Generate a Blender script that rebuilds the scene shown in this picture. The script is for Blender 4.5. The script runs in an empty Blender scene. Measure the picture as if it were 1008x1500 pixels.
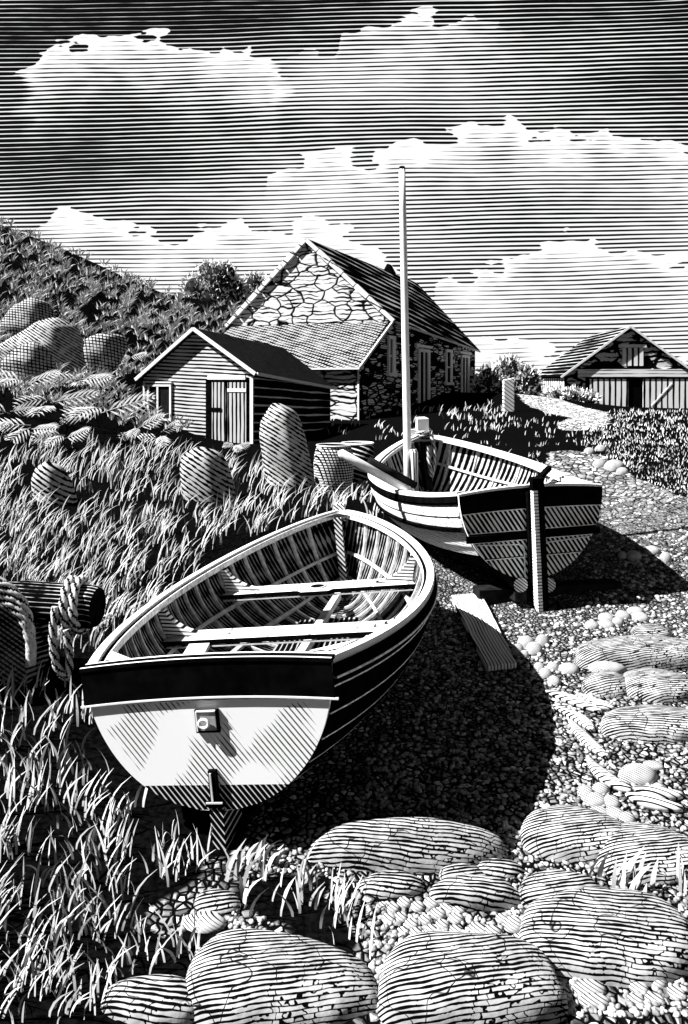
import bpy, math, random
import numpy as np
from mathutils import Vector, Matrix

rnd = random.Random(7)
rng = np.random.default_rng(7)
SC = bpy.context.scene
COL = SC.collection
FPX, EYE, HOR = 1100.0, 2.46, 555.0      # focal length in photo pixels, eye height, horizon row

# ------------------------------------------------------------------ materials
class NT:
    """small helper to write node trees as expressions"""
    def __init__(s, tree): s.t = tree; s.n = tree.nodes; s.l = tree.links
    def new(s, kind, **kw):
        n = s.n.new(kind)
        for k, v in kw.items(): setattr(n, k, v)
        return n
    def put(s, sock, v):
        if isinstance(v, (int, float)): sock.default_value = v
        elif isinstance(v, tuple):
            sock.default_value = v
        else: s.l.new(v, sock)
    def m(s, op, a, b=None, c=None, clamp=False):
        n = s.new('ShaderNodeMath', operation=op); n.use_clamp = clamp
        s.put(n.inputs[0], a)
        if b is not None: s.put(n.inputs[1], b)
        if c is not None: s.put(n.inputs[2], c)
        return n.outputs[0]
    def dot(s, v, d):
        n = s.new('ShaderNodeVectorMath', operation='DOT_PRODUCT'); s.put(n.inputs[0], v); s.put(n.inputs[1], d); return n.outputs['Value']
    def mulv(s, v, d):
        n = s.new('ShaderNodeVectorMath', operation='MULTIPLY'); s.put(n.inputs[0], v); s.put(n.inputs[1], d); return n.outputs[0]
    def addv(s, v, d):
        n = s.new('ShaderNodeVectorMath', operation='ADD'); s.put(n.inputs[0], v); s.put(n.inputs[1], d); return n.outputs[0]
    def comb(s, x, y, z):
        n = s.new('ShaderNodeCombineXYZ')
        for i, v in enumerate((x, y, z)): s.put(n.inputs[i], v)
        return n.outputs[0]
    def noise(s, v, scale, detail=2, rough=.5, out='Fac'):
        n = s.new('ShaderNodeTexNoise'); s.put(n.inputs['Vector'], v); n.inputs['Scale'].default_value = scale
        n.inputs['Detail'].default_value = detail; n.inputs['Roughness'].default_value = rough
        return n.outputs[out]
    def vor(s, v, scale, feature='F1', out='Distance', rnd_=1.0):
        n = s.new('ShaderNodeTexVoronoi', feature=feature); s.put(n.inputs['Vector'], v); s.put(n.inputs['Scale'], scale)
        n.inputs['Randomness'].default_value = rnd_
        return n.outputs[out]
    def ramp(s, v, a, b, lo=0.0, hi=1.0, smooth=True):
        n = s.new('ShaderNodeMapRange'); n.interpolation_type = 'SMOOTHSTEP' if smooth else 'LINEAR'; n.clamp = True
        s.put(n.inputs[0], v); s.put(n.inputs[1], a); s.put(n.inputs[2], b); s.put(n.inputs[3], lo); s.put(n.inputs[4], hi)
        return n.outputs[0]
    def mix(s, f, a, b):   # scalar mix
        return s.m('ADD', s.m('MULTIPLY', a, s.m('SUBTRACT', 1.0, f)), s.m('MULTIPLY', b, f))
    def tri(s, x):         # triangle wave 0..1, period 1
        return s.m('MULTIPLY', s.m('ABSOLUTE', s.m('SUBTRACT', s.m('FRACT', x), 0.5)), 2.0)
    def grey(s, v):
        n = s.new('ShaderNodeCombineColor')
        for i in range(3): s.put(n.inputs[i], v)
        return n.outputs[0]

MATS = {}
def base_mat(name):
    m = bpy.data.materials.new(name); m.use_nodes = True
    t = m.node_tree; t.nodes.clear(); k = NT(t)
    out = k.new('ShaderNodeOutputMaterial'); bs = k.new('ShaderNodeBsdfDiffuse')
    t.links.new(bs.outputs[0], out.inputs[0])
    MATS[name] = m
    return m, k, bs
def finish(k, bs, val, height=None, dist=.01, strength=1.0):
    k.put(bs.inputs['Color'], k.grey(val))
    if height is not None:
        b = k.new('ShaderNodeBump'); b.inputs['Strength'].default_value = strength; b.inputs['Distance'].default_value = dist
        k.put(b.inputs['Height'], height); k.t.links.new(b.outputs[0], bs.inputs['Normal'])
def objco(k):
    return k.new('ShaderNodeTexCoord').outputs['Object']

def plain(name, v, var=.25, scale=9.0):
    m, k, bs = base_mat(name)
    co = objco(k)
    n = k.noise(co, scale, 4)
    finish(k, bs, k.m('MULTIPLY', v, k.ramp(n, .25, .75, 1 - var, 1 + var)), n, .006, .4)
    return m
def engrave(name, white=.8, black=.002, d=(0, 0, 1), freq=40.0, duty=.6, wob=.35, wsc=2.5, brk=.3, bsc=(6, 6, 6),
            soft=.1, second=None, patch=None, bump=.0, tone=None):
    """grain or tooling lines that run across a surface; duty = share of the pale strip between the dark grooves"""
    m, k, bs = base_mat(name)
    co = objco(k)
    L = math.sqrt(sum(c * c for c in d)); d = tuple(c / L for c in d)
    ph = k.m('ADD', k.m('MULTIPLY', k.dot(co, d), freq), k.m('MULTIPLY', k.noise(co, wsc, 2), wob * 4))
    tri = k.tri(ph)
    b = k.noise(k.mulv(co, bsc), 1.0, 3)
    du = k.m('ADD', duty, k.m('MULTIPLY', k.m('SUBTRACT', b, .5), brk * 2.4))
    if patch:
        p = k.noise(co, patch[0], 2)
        du = k.m('ADD', du, k.ramp(p, patch[1], patch[1] + .12, 0, patch[2]))
    w = k.ramp(k.m('SUBTRACT', du, tri), -soft, soft)
    if second:
        d2, f2, du2 = second
        L = math.sqrt(sum(c * c for c in d2)); d2 = tuple(c / L for c in d2)
        t2 = k.tri(k.m('ADD', k.m('MULTIPLY', k.dot(co, d2), f2), k.m('MULTIPLY', k.noise(co, wsc * 1.3, 2), wob * 4)))
        w = k.m('MULTIPLY', w, k.ramp(k.m('SUBTRACT', k.m('ADD', du2, k.m('MULTIPLY', k.m('SUBTRACT', b, .5), brk)), t2), -soft, soft))
    val = k.mix(w, black, white)
    finish(k, bs, val, w if bump else None, bump, 1.0)
    return m

WHITE = plain('pale_paint', .8, .06); INK = plain('black_tar_paint', .0025, .6); OFF = plain('weathered_pale_wood', .55, .2, 14)
DARKW = plain('dark_oiled_wood', .012, .5); MIDW = plain('grey_worn_wood', .3, .3, 20); WORN = plain('worn_edge_paint', .85, .35, 30)
DOTW = engrave('pale_dashed_paint', .8, .01, (0, 0, 1), 34, .86, .05, 1, .35, (30, 30, 4))
TRANS1 = engrave('white_transom_paint', .82, .008, (.80, 0, .6), 39, .74, .05, 1.2, .12, (3, 3, 3), patch=(3.2, .47, .5))
TRANS1B = engrave('dark_bottom_paint', .6, .002, (.80, 0, .6), 39, .24, .05, 1.2, .2)
TRANS2 = engrave('black_grained_transom', .8, .002, (.84, 0, .54), 23, .44, .05, 1.2, .3, (5, 5, 5))
PLANKIN = engrave('dark_inner_planking', .26, .002, (0, 1, .15), 26, .26, .05, 2, .7, (5, 2, 9))
PLANKLT = engrave('pale_grained_bench', .75, .01, (1, .05, .0), 3, .97, .1, 3, .1, (3, 30, 3))
KNEE = engrave('hatched_knee_wood', .75, .008, (0.1, .0, 1), 36, .68, .05, 3, .3)
RIB = plain('pale_rib_wood', .5, .4, 25)
GRAINX = engrave('plank_grain', .7, .01, (1, 0, 0), 42, .66, .25, 2.5, .35, (14, 3, 14))
LOGEND = engrave('log_end_grain', .7, .01, (.6, 0, .8), 38, .6, .1, 3, .2)
def rockmat(name, d, freq, wsc, light=.40, crack=5.0):
    # bedded granite: wavering grooves that break into short strokes, with a few dark cracks
    m, k, bs = base_mat(name); co = objco(k)
    L = math.sqrt(sum(c * c for c in d)); d = tuple(c / L for c in d)
    wv = k.m('ADD', k.m('MULTIPLY', k.noise(co, wsc, 3), 5.0), k.m('MULTIPLY', k.noise(co, wsc * 5, 2), .9))
    ph = k.m('ADD', k.m('MULTIPLY', k.dot(co, d), freq), wv); tri = k.tri(ph)
    cell = k.m('FLOOR', ph)
    seg = k.noise(k.comb(k.m('ADD', k.m('MULTIPLY', k.dot(co, (1, .2, 0)), 11.0), k.m('MULTIPLY', cell, 7.3)), k.m('MULTIPLY', cell, 3.1), 0.0), 1.0, 2)
    du = k.m('ADD', .62, k.m('MULTIPLY', k.m('SUBTRACT', seg, .5), 1.5))
    du = k.m('ADD', du, k.m('MULTIPLY', k.m('SUBTRACT', k.noise(co, 3.2, 2), .5), .9))
    al = k.m('ADD', k.m('ADD', k.m('MULTIPLY', k.dot(co, (1, .25, 0)), 5.5), k.m('MULTIPLY', cell, 2.618)), k.m('MULTIPLY', k.noise(co, 7, 3), 7.0))
    gap = k.m('MULTIPLY', k.ramp(k.tri(al), .80, .92), k.ramp(k.noise(co, 3.1, 3), .46, .66))
    du = k.m('SUBTRACT', du, k.m('MULTIPLY', gap, 1.3))
    w_ = k.ramp(k.m('SUBTRACT', du, tri), -.1, .1)
    nz = k.new('ShaderNodeTexNoise'); k.put(nz.inputs['Vector'], co); nz.inputs['Scale'].default_value = 5
    cr = k.vor(k.addv(k.mulv(co, (1, 1.2, 1.7)), k.mulv(nz.outputs['Color'], (.25, .25, .25))), crack, 'DISTANCE_TO_EDGE')
    ck = k.m('MAXIMUM', k.ramp(cr, .0, .016), k.ramp(k.noise(co, 2.7, 1), .46, .54))
    v = k.m('MULTIPLY', w_, ck)
    h = k.m('ADD', k.m('MULTIPLY', v, .25), k.noise(co, 5, 4))
    finish(k, bs, k.mix(v, .002, k.m('MULTIPLY', light, k.ramp(k.noise(co, 9, 3), .3, .7, .8, 1.2))), h, .03, .7)
    return m
ROCK = rockmat('boulder_stone', (.08, .75, .65), 60, 1.3); ROCKB = rockmat('banded_boulder_stone', (-.14, .75, .65), 64, 1.0, .42, 4)
PEB = engrave('small_pebble_stone', .42, .002, (.45, .35, .8), 88, .76, .25, 4, .45, (8, 8, 8))
STAND = engrave('standing_stone', .42, .002, (.52, .1, .82), 16.5, .60, .2, 1.6, .75, (7, 9, 12), bump=.006)
CROSSR = engrave('crosshatched_boulder', .42, .002, (.15, .1, 1), 14, .64, .2, 1.5, .4, second=((1, .3, .1), 13, .7))
DOTB = engrave('woven_pot', .55, .002, (0, 0, 1), 24, .58, .06, 2, .2, second=((1, .5, .3), 21, .66))
ROPE = [plain('rope_strands', .5, .3, 40), plain('rope_groove_shade', .006, .3)]  # second tone paints the shade in the creases between strands
SLATE = engrave('dark_slates', .5, .002, (0, .12, 1), 2.4, .14, .12, .4, .55, (.6, .35, 2))
SLATEB = engrave('barn_slates', .4, .002, (1, 0, .75), 2.6, .20, .08, .3, .4, (.5, .2, .5))
HATCHR = engrave('crosshatched_slates', .3, .002, (.35, .3, .9), 7, .6, .3, .8, .5, (2, 2, 2), second=((-.8, .2, .6), 7, .72))
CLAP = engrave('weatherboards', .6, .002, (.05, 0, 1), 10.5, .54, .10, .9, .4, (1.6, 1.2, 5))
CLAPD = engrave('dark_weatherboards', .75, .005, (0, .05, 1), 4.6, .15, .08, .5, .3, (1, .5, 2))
BOARDV = engrave('vertical_boards', .5, .002, (1, 0, 0), 9, .55, .1, 1, .35, (3, 3, 1.2))
BOARDB = engrave('barn_door_boards', .85, .002, (1, 0, 0), 3.0, .66, .06, .4, .25, (2, 2, .6))
BOARDB2 = engrave('barn_side_boards', .7, .002, (0, 1, 0), 1.3, .6, .06, .3, .25, (1, 1, .5))
GLASS = plain('dark_window_glass', .012, .3)
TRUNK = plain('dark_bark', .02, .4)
LEAF = plain('pale_leaf', .85, .25, 1.5)
LEAFT = plain('tree_leaf', .8, .35, .9)
FROND = plain('bracken_leaflet', .38, .4, 4)
GRASSM = plain('dry_grass_blade', .46, .3, 3)
GRASSF = plain('short_turf_blade', .6, .5, 1.2)
WEED = engrave('stranded_weed', .6, .004, (.45, .85, .5), 40, .66, .15, 2, .3)

def rubble(name, light, joint, dark, sc, cut, hatch, duty):
    """random rubble masonry: irregular stones, dark joints, chiselled strokes"""
    m, k, bs = base_mat(name)
    co = k.addv(objco(k), (3.7, 1.3, .4))
    nv = k.new('ShaderNodeTexNoise'); k.put(nv.inputs['Vector'], co); nv.inputs['Scale'].default_value = 1.4
    cw = k.addv(k.mulv(co, sc), k.mulv(nv.outputs['Color'], (.6, .6, .6)))
    e = k.vor(cw, 1.0, 'DISTANCE_TO_EDGE'); col = k.vor(cw, 1.0, 'F1', 'Color')
    sep = k.new('ShaderNodeSeparateColor'); k.put(sep.inputs[0], col)
    stone = k.ramp(e, joint, joint + .05)
    isl = k.ramp(sep.outputs[0], cut, cut + .04)
    ph = k.m('ADD', k.m('MULTIPLY', k.dot(co, (0, 0, 1)), hatch), k.m('MULTIPLY', k.noise(co, 1.6), 1.6))
    br = k.noise(k.mulv(co, (1.2, 1.2, 4)), 1.0, 3)
    ln = k.ramp(k.m('SUBTRACT', k.m('ADD', duty, k.m('MULTIPLY', k.m('SUBTRACT', br, .5), 1.6)), k.tri(ph)), -.1, .1)
    w = k.m('MULTIPLY', k.m('MULTIPLY', stone, isl), ln)
    finish(k, bs, k.mix(w, dark, light), stone, .03, .6)
    return m
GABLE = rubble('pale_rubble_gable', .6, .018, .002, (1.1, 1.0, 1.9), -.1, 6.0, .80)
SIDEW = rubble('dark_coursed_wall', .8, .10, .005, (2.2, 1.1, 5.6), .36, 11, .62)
BARNW = rubble('barn_block_wall', .6, .08, .002, (.85, .8, 1.6), .25, 3.4, .72)

def foliage_fix(): pass

# ------------------------------------------------------------------ mesh helpers
def smooth_path(P, step=.012):
    P = [Vector(p) for p in P]; out = []
    for i in range(len(P) - 1):
        a, b, c, d = P[max(i - 1, 0)], P[i], P[i + 1], P[min(i + 2, len(P) - 1)]; n = max(1, int((c - b).length / step))
        for q in range(n):
            t = q / n; out.append(.5 * ((2 * b) + (c - a) * t + (2 * a - 5 * b + 4 * c - d) * t * t + (3 * b - a - 3 * c + d) * t ** 3))
    return out + [P[-1]]
class MB:
    def __init__(s): s.v = []; s.f = []; s.mi = []
    def add(s, v, f, mi=0):
        o = len(s.v); s.v += [tuple(map(float, p)) for p in v]
        for q in f: s.f.append(tuple(i + o for i in q)); s.mi.append(mi)
    def hexa(s, p, mi=0):   # 8 points: bottom ring 0-3, top ring 4-7
        s.add(p, [(0, 3, 2, 1), (4, 5, 6, 7), (0, 1, 5, 4), (1, 2, 6, 5), (2, 3, 7, 6), (3, 0, 4, 7)], mi)
    def box(s, a, b, mi=0):
        x0, y0, z0 = a; x1, y1, z1 = b
        s.hexa([(x0, y0, z0), (x1, y0, z0), (x1, y1, z0), (x0, y1, z0), (x0, y0, z1), (x1, y0, z1), (x1, y1, z1), (x0, y1, z1)], mi)
    def bar(s, a, b, w, h, up=(0, 0, 1), mi=0):  # rectangular bar from a to b
        a = Vector(a); b = Vector(b); d = (b - a).normalized(); u = Vector(up); sd = d.cross(u).normalized() * (w / 2); u = sd.cross(d).normalized() * (h / 2)
        p = []
        for e in (a, b): p += [e - sd - u, e + sd - u, e + sd + u, e - sd + u]
        s.add(p, [(0, 1, 2, 3), (7, 6, 5, 4), (0, 4, 5, 1), (1, 5, 6, 2), (2, 6, 7, 3), (3, 7, 4, 0)], mi)
    def tube(s, pts, r, n=10, mi=0, caps=True, twist=0, lobes=0, amp=0, capmi=None):
        pts = [Vector(p) for p in pts]; rs = r if isinstance(r, (list, tuple)) else [r] * len(pts)
        o = len(s.v); up = Vector((0, 0, 1)); ang = 0; prev = None; angs = []
        for i, p in enumerate(pts):
            d = (pts[min(i + 1, len(pts) - 1)] - pts[max(i - 1, 0)]).normalized()
            if prev is None:
                x = d.cross(up)
                if x.length < .05: x = d.cross(Vector((1, 0, 0)))
            else: x = prev - d * prev.dot(d)
            x.normalize(); prev = x; y = d.cross(x)
            if i: ang += twist * (p - pts[i - 1]).length
            angs.append(ang)
            for j in range(n):
                a = 2 * math.pi * j / n
                rr = rs[i] * (1 + (amp * math.cos(lobes * (a) + ang) if lobes else 0))
                s.v.append(tuple(p + x * (rr * math.cos(a)) + y * (rr * math.sin(a))))
        for i in range(len(pts) - 1):
            for j in range(n):
                q = (o + i * n + j, o + i * n + (j + 1) % n, o + (i + 1) * n + (j + 1) % n, o + (i + 1) * n + j)
                s.f.append(q); s.mi.append(1 if lobes and math.cos(lobes * (2 * math.pi * (j + .5) / n) + angs[i]) < -.35 else mi)
        if caps:
            s.f.append(tuple(o + j for j in reversed(range(n)))); s.mi.append(mi if capmi is None else capmi)
            s.f.append(tuple(o + (len(pts) - 1) * n + j for j in range(n))); s.mi.append(mi if capmi is None else capmi)
    def lathe(s, prof, n=28, mi=0, c=(0, 0, 0)):
        o = len(s.v)
        for r, z in prof:
            for j in range(n):
                a = 2 * math.pi * j / n; s.v.append((c[0] + r * math.cos(a), c[1] + r * math.sin(a), c[2] + z))
        for i in range(len(prof) - 1):
            for j in range(n): s.f.append((o + i * n + j, o + i * n + (j + 1) % n, o + (i + 1) * n + (j + 1) % n, o + (i + 1) * n + j)); s.mi.append(mi)
    def grid(s, rows, mi=0, flip=False):   # rows of equal length point lists; mi may be a function (i,j)
        o = len(s.v); n = len(rows[0])
        for r in rows: s.v += [tuple(map(float, p)) for p in r]
        for i in range(len(rows) - 1):
            for j in range(n - 1):
                q = (o + i * n + j, o + i * n + j + 1, o + (i + 1) * n + j + 1, o + (i + 1) * n + j)
                s.f.append(q[::-1] if flip else q); s.mi.append(mi(i, j) if callable(mi) else mi)
    def build(s, name, mats, parent=None, smooth=False):
        me = bpy.data.meshes.new(name); me.from_pydata(s.v, [], s.f)
        for m in (mats if isinstance(mats, (list, tuple)) else [mats]): me.materials.append(m)
        me.polygons.foreach_set('material_index', s.mi)
        if smooth: me.polygons.foreach_set('use_smooth', [True] * len(s.f))
        me.update()
        o = bpy.data.objects.new(name, me); COL.objects.link(o)
        if parent is not None: o.parent = parent
        return o
def tag(o, label=None, cat=None, group=None, kind=None):
    for k, v in (('label', label), ('category', cat), ('group', group), ('kind', kind)):
        if v: o[k] = v
    return o
def empty(name, loc, label, cat, rot=(0, 0, 0), group=None):
    o = bpy.data.objects.new(name, None); COL.objects.link(o); o.location = loc; o.rotation_euler = rot; o.empty_display_size = .2
    return tag(o, label, cat, group)
def fast_mesh(name, V, F, mat, parent=None):   # numpy arrays, quads or tris of one size
    me = bpy.data.meshes.new(name); n = F.shape[1]
    me.vertices.add(len(V)); me.vertices.foreach_set('co', V.astype(np.float32).ravel())
    me.loops.add(F.size); me.loops.foreach_set('vertex_index', F.astype(np.int32).ravel())
    me.polygons.add(len(F)); me.polygons.foreach_set('loop_start', np.arange(0, F.size, n, dtype=np.int32))
    me.polygons.foreach_set('loop_total', np.full(len(F), n, dtype=np.int32))
    me.materials.append(mat); me.update(); me.validate()
    o = bpy.data.objects.new(name, me); COL.objects.link(o)
    if parent is not None: o.parent = parent
    return o

# ------------------------------------------------------------------ terrain
def un(px, py, Y): return ((px - 504) * Y / FPX, Y, EYE - (py - HOR) * Y / FPX)
CT = [(-.7, 4, .02), (0, 6, .0), (1.5, 4.5, 0), (2, 6, .03), (3, 5, .05), (0, 3, 0), (1.5, 3, 0), (-1.2, 3.2, .03), (.3, 8, .08), (1.9, 7.4, .08),
      (3.5, 8, .12), (1.9, 9, .3), (1.2, 11.5, .55), (0, -3, 0), (4, -3, 0), (-4, -3, .2), (8, 0, .1), (-8, 0, .8), (3, 1, 0), (-3, 1, .2), (1.1, 8.6, .2), (2.6, 9.5, .35), (-1.3, 4, .1), (-1.3, 5, .12), (-.4, 7.6, .2),
      (5, 4, .1), (6, 7, .3), (8, 12, 1.0), (20, 5, .3), (20, 20, 1), (-6, 4, .9), (-4, 3, .4), (-6, 8, 1.25), (-12, 12, 3.4), (-20, 10, 5),
      un(22, 1300, 3.5), un(40, 985, 5.5), un(150, 1000, 5.3), un(100, 745, 10), un(300, 733, 11), un(430, 712, 12.5), un(500, 722, 12), un(470, 760, 9.2), un(250, 830, 7.6),
      un(300, 647, 18.5), un(372, 650, 18.5), un(203, 632, 19.6), (-.46, 22.9, 1.0), (.52, 27, .96), (7.9, 44.5, 1.0), (-5, 33, 1.6), un(600, 622, 20), un(620, 607, 26), un(700, 640, 17), un(540, 632, 20),
      un(800, 640, 18), un(800, 672, 13), un(930, 740, 11), un(930, 800, 9), un(930, 870, 8), un(900, 680, 12.5), un(970, 718, 11), un(1010, 760, 10),
      un(930, 612, 25), un(860, 620, 20), un(885, 615, 22), un(800, 600, 28), un(765, 578, 38), un(930, 600, 40), (17.4, 45, .8), (13.5, 50, 1.4), (25, 50, .8), un(740, 577, 42), un(970, 640, 18), un(1010, 640, 19),
      un(22, 640, 14), un(200, 660, 14.5), un(22, 560, 17), un(150, 548, 18), un(30, 475, 22), un(22, 400, 32), un(22, 337, 45), un(-60, 310, 45), un(120, 377, 48), un(230, 432, 52), un(300, 442, 58), un(265, 458, 40), un(200, 505, 30), un(380, 450, 62), un(470, 500, 66),
      (-40, 90, 10), (-20, 90, 7), (0, 90, 2.2), (30, 90, 1), (60, 90, 1), (-100, 200, 6), (0, 200, 0), (100, 200, 0), (-30, 30, 9), (-45, 45, 12), (40, 40, .8), (60, 10, .3), (-60, 0, 8), (-30, -5, 4), (30, -5, 0)]
CT = np.array(CT, float); CP, CZ = CT[:, :2], CT[:, 2]
def phi(d): return np.sqrt(d * d + .6)
_A = phi(np.sqrt(((CP[:, None] - CP[None]) ** 2).sum(2))); _n = len(CP)
_A[np.diag_indices(_n)] -= .12
_P = np.c_[np.ones(_n), CP]
_M = np.block([[_A, _P], [_P.T, np.zeros((3, 3))]])
_W = np.linalg.solve(_M, np.r_[CZ, np.zeros(3)])
def gz(x, y):
    x = np.asarray(x, float); y = np.asarray(y, float); sh = x.shape
    q = np.stack([x.ravel(), y.ravel()], 1); out = np.empty(len(q))
    for i in range(0, len(q), 20000):
        b = q[i:i + 20000]; d = np.sqrt(((b[:, None] - CP[None]) ** 2).sum(2))
        out[i:i + 20000] = phi(d) @ _W[:_n] + _W[_n] + b @ _W[_n + 1:]
    return out.reshape(sh) if sh else float(out[0])
_Ys = 2.2 * (1.012 ** np.arange(0, 330))
def ground_many(px, py):
    """first point of the terrain along each photo ray"""
    px = np.asarray(px, float); py = np.asarray(py, float)
    X = (px[:, None] - 504) / FPX * _Ys; Zr = EYE - (py[:, None] - HOR) / FPX * _Ys
    Zg = gz(X, np.broadcast_to(_Ys, X.shape))
    below = Zr <= Zg
    hit = below.any(1); i = np.argmax(below, 1).clip(1)
    r = np.arange(len(px)); a = (Zr - Zg)[r, i - 1]; b = (Zr - Zg)[r, i]
    t = (a / (a - b + 1e-9)).clip(0, 1); Y = _Ys[i - 1] + t * (_Ys[i] - _Ys[i - 1])
    X = (px - 504) / FPX * Y
    return np.stack([X, Y, gz(X, Y)], 1), hit
def ground(px, py):
    p, h = ground_many([px], [py]); return p[0]

def poly_world(pts):
    p, h = ground_many([a for a, b in pts], [b for a, b in pts]); return p[:, :2]
def sdist(P, poly):   # signed distance, positive inside
    a = poly; b = np.roll(poly, -1, 0); d = b - a
    best = np.full(len(P), 1e9); ins = np.zeros(len(P), bool)
    for i in range(len(a)):
        t = (((P - a[i]) @ d[i]) / (d[i] @ d[i] + 1e-9)).clip(0, 1)
        best = np.minimum(best, np.hypot(*(P - a[i] - t[:, None] * d[i]).T))
        c = (a[i, 1] > P[:, 1]) != (b[i, 1] > P[:, 1])
        xi = a[i, 0] + (P[:, 1] - a[i, 1]) / (d[i, 1] + 1e-12) * d[i, 0]
        ins ^= c & (P[:, 0] < xi)
    return np.where(ins, best, -best)
GRAVEL = [poly_world([(345, 1228), (325, 1290), (470, 1292), (520, 1335), (505, 1498), (2600, 1498), (2600, 830), (1300, 790), (1060, 760), (985, 722), (930, 700), (880, 668), (835, 658), (800, 664), (800, 690), (700, 700), (600, 760), (560, 850), (520, 1000), (420, 1130)]),
          poly_world([(738, 570), (768, 570), (830, 588), (890, 604), (893, 624), (850, 632), (812, 628), (838, 612), (800, 604), (768, 590)]),
          poly_world([(205, 1375), (225, 1320), (300, 1300), (420, 1345), (410, 1380), (300, 1370), (230, 1395)])]
def gravel_sd(P):
    return np.max([sdist(P, q) for q in GRAVEL], 0)

nr, nc = 340, 250
rr = 3.0 * (260 / 3.0) ** (np.arange(nr) / (nr - 1)); uu = np.linspace(-1.7, 1.7, nc)
R2, U2 = np.meshgrid(rr, uu, indexing='ij'); TX = R2 * U2; TY = R2 - 5.5
TZ = gz(TX, TY)
TV = np.stack([TX, TY, TZ], 2).reshape(-1, 3)
ii = np.arange((nr - 1) * nc).reshape(nr - 1, nc)[:, :-1].ravel()
TF = np.stack([ii, ii + 1, ii + nc + 1, ii + nc], 1)
m, k, bs = base_mat('ground_cover')
att = k.new('ShaderNodeAttribute', attribute_name='gravel').outputs['Fac']
co = objco(k)
att = k.m('ADD', att, k.m('MULTIPLY', k.m('SUBTRACT', k.noise(co, 2.2, 4), .5), .55))
isg = k.ramp(att, -.02, .03)
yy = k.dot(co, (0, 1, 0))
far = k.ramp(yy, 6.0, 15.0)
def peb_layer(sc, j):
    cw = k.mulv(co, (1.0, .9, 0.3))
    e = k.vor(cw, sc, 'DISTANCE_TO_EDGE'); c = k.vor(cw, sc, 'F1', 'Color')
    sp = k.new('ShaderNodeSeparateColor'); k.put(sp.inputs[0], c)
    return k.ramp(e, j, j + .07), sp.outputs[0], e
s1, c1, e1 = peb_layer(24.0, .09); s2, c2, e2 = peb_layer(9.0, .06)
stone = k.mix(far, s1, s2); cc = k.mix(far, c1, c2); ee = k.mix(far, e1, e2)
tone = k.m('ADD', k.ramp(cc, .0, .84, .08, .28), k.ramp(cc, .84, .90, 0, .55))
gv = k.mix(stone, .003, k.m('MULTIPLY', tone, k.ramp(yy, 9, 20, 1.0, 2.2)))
soil = k.m('MULTIPLY', .0025, k.ramp(k.noise(co, 30, 3), .3, .7, .3, 1.5))
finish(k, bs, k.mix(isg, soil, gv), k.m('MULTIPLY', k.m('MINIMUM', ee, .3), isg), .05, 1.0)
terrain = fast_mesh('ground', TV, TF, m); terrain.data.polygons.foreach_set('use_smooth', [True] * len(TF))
at = terrain.data.attributes.new('gravel', 'FLOAT', 'POINT')
at.data.foreach_set('value', gravel_sd(TV[:, :2]).clip(-.6, .6).astype(np.float32))
tag(terrain, kind='structure')

# ------------------------------------------------------------------ scatter helpers
def blades(base, length, width, lean, yaw, segs=4, curve=1.0):
    """tapered curved blades: base (n,3), lean = direction angle of bend, yaw = facing"""
    n = len(base); t = np.linspace(0, 1, segs + 1)
    bend = (rng.uniform(.12, .55, n) * curve)
    dx = np.cos(lean); dy = np.sin(lean)
    L = length[:, None]
    out = bend[:, None] * L * t ** 2; up = L * (t - .18 * bend[:, None] * t ** 2)
    cx = base[:, 0:1] + dx[:, None] * out; cy = base[:, 1:2] + dy[:, None] * out; cz = base[:, 2:3] + up - .02
    w = width[:, None] * .5 * (np.sin(np.pi * (t * .82 + .16)) ** .8) ; w[:, -1] = 0.0008
    sx = np.cos(yaw)[:, None] * w; sy = np.sin(yaw)[:, None] * w
    Lf = np.stack([cx - sx, cy - sy, cz], 2); Rt = np.stack([cx + sx, cy + sy, cz], 2)
    V = np.stack([Lf, Rt], 2).reshape(n, -1, 3); m = (segs + 1) * 2
    q = np.array([[2 * i, 2 * i + 1, 2 * i + 3, 2 * i + 2] for i in range(segs)])
    F = (q[None] + (np.arange(n) * m)[:, None, None]).reshape(-1, 4)
    return V.reshape(-1, 3), F
def join(parts):
    V = []; F = []; o = 0
    for v, f in parts: V.append(v); F.append(f + o); o += len(v)
    return np.concatenate(V), np.concatenate(F)
EXCL = []      # (x, y, r) keep-outs for scattered blades
def clear(P, extra=0.0):
    ok = np.ones(len(P), bool)
    for x, y, r in EXCL: ok &= np.hypot(P[:, 0] - x, P[:, 1] - y) > r + extra
    return ok
def inpoly(px, py, poly):
    return sdist(np.stack([px, py], 1), np.array(poly, float)) > 0

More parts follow.
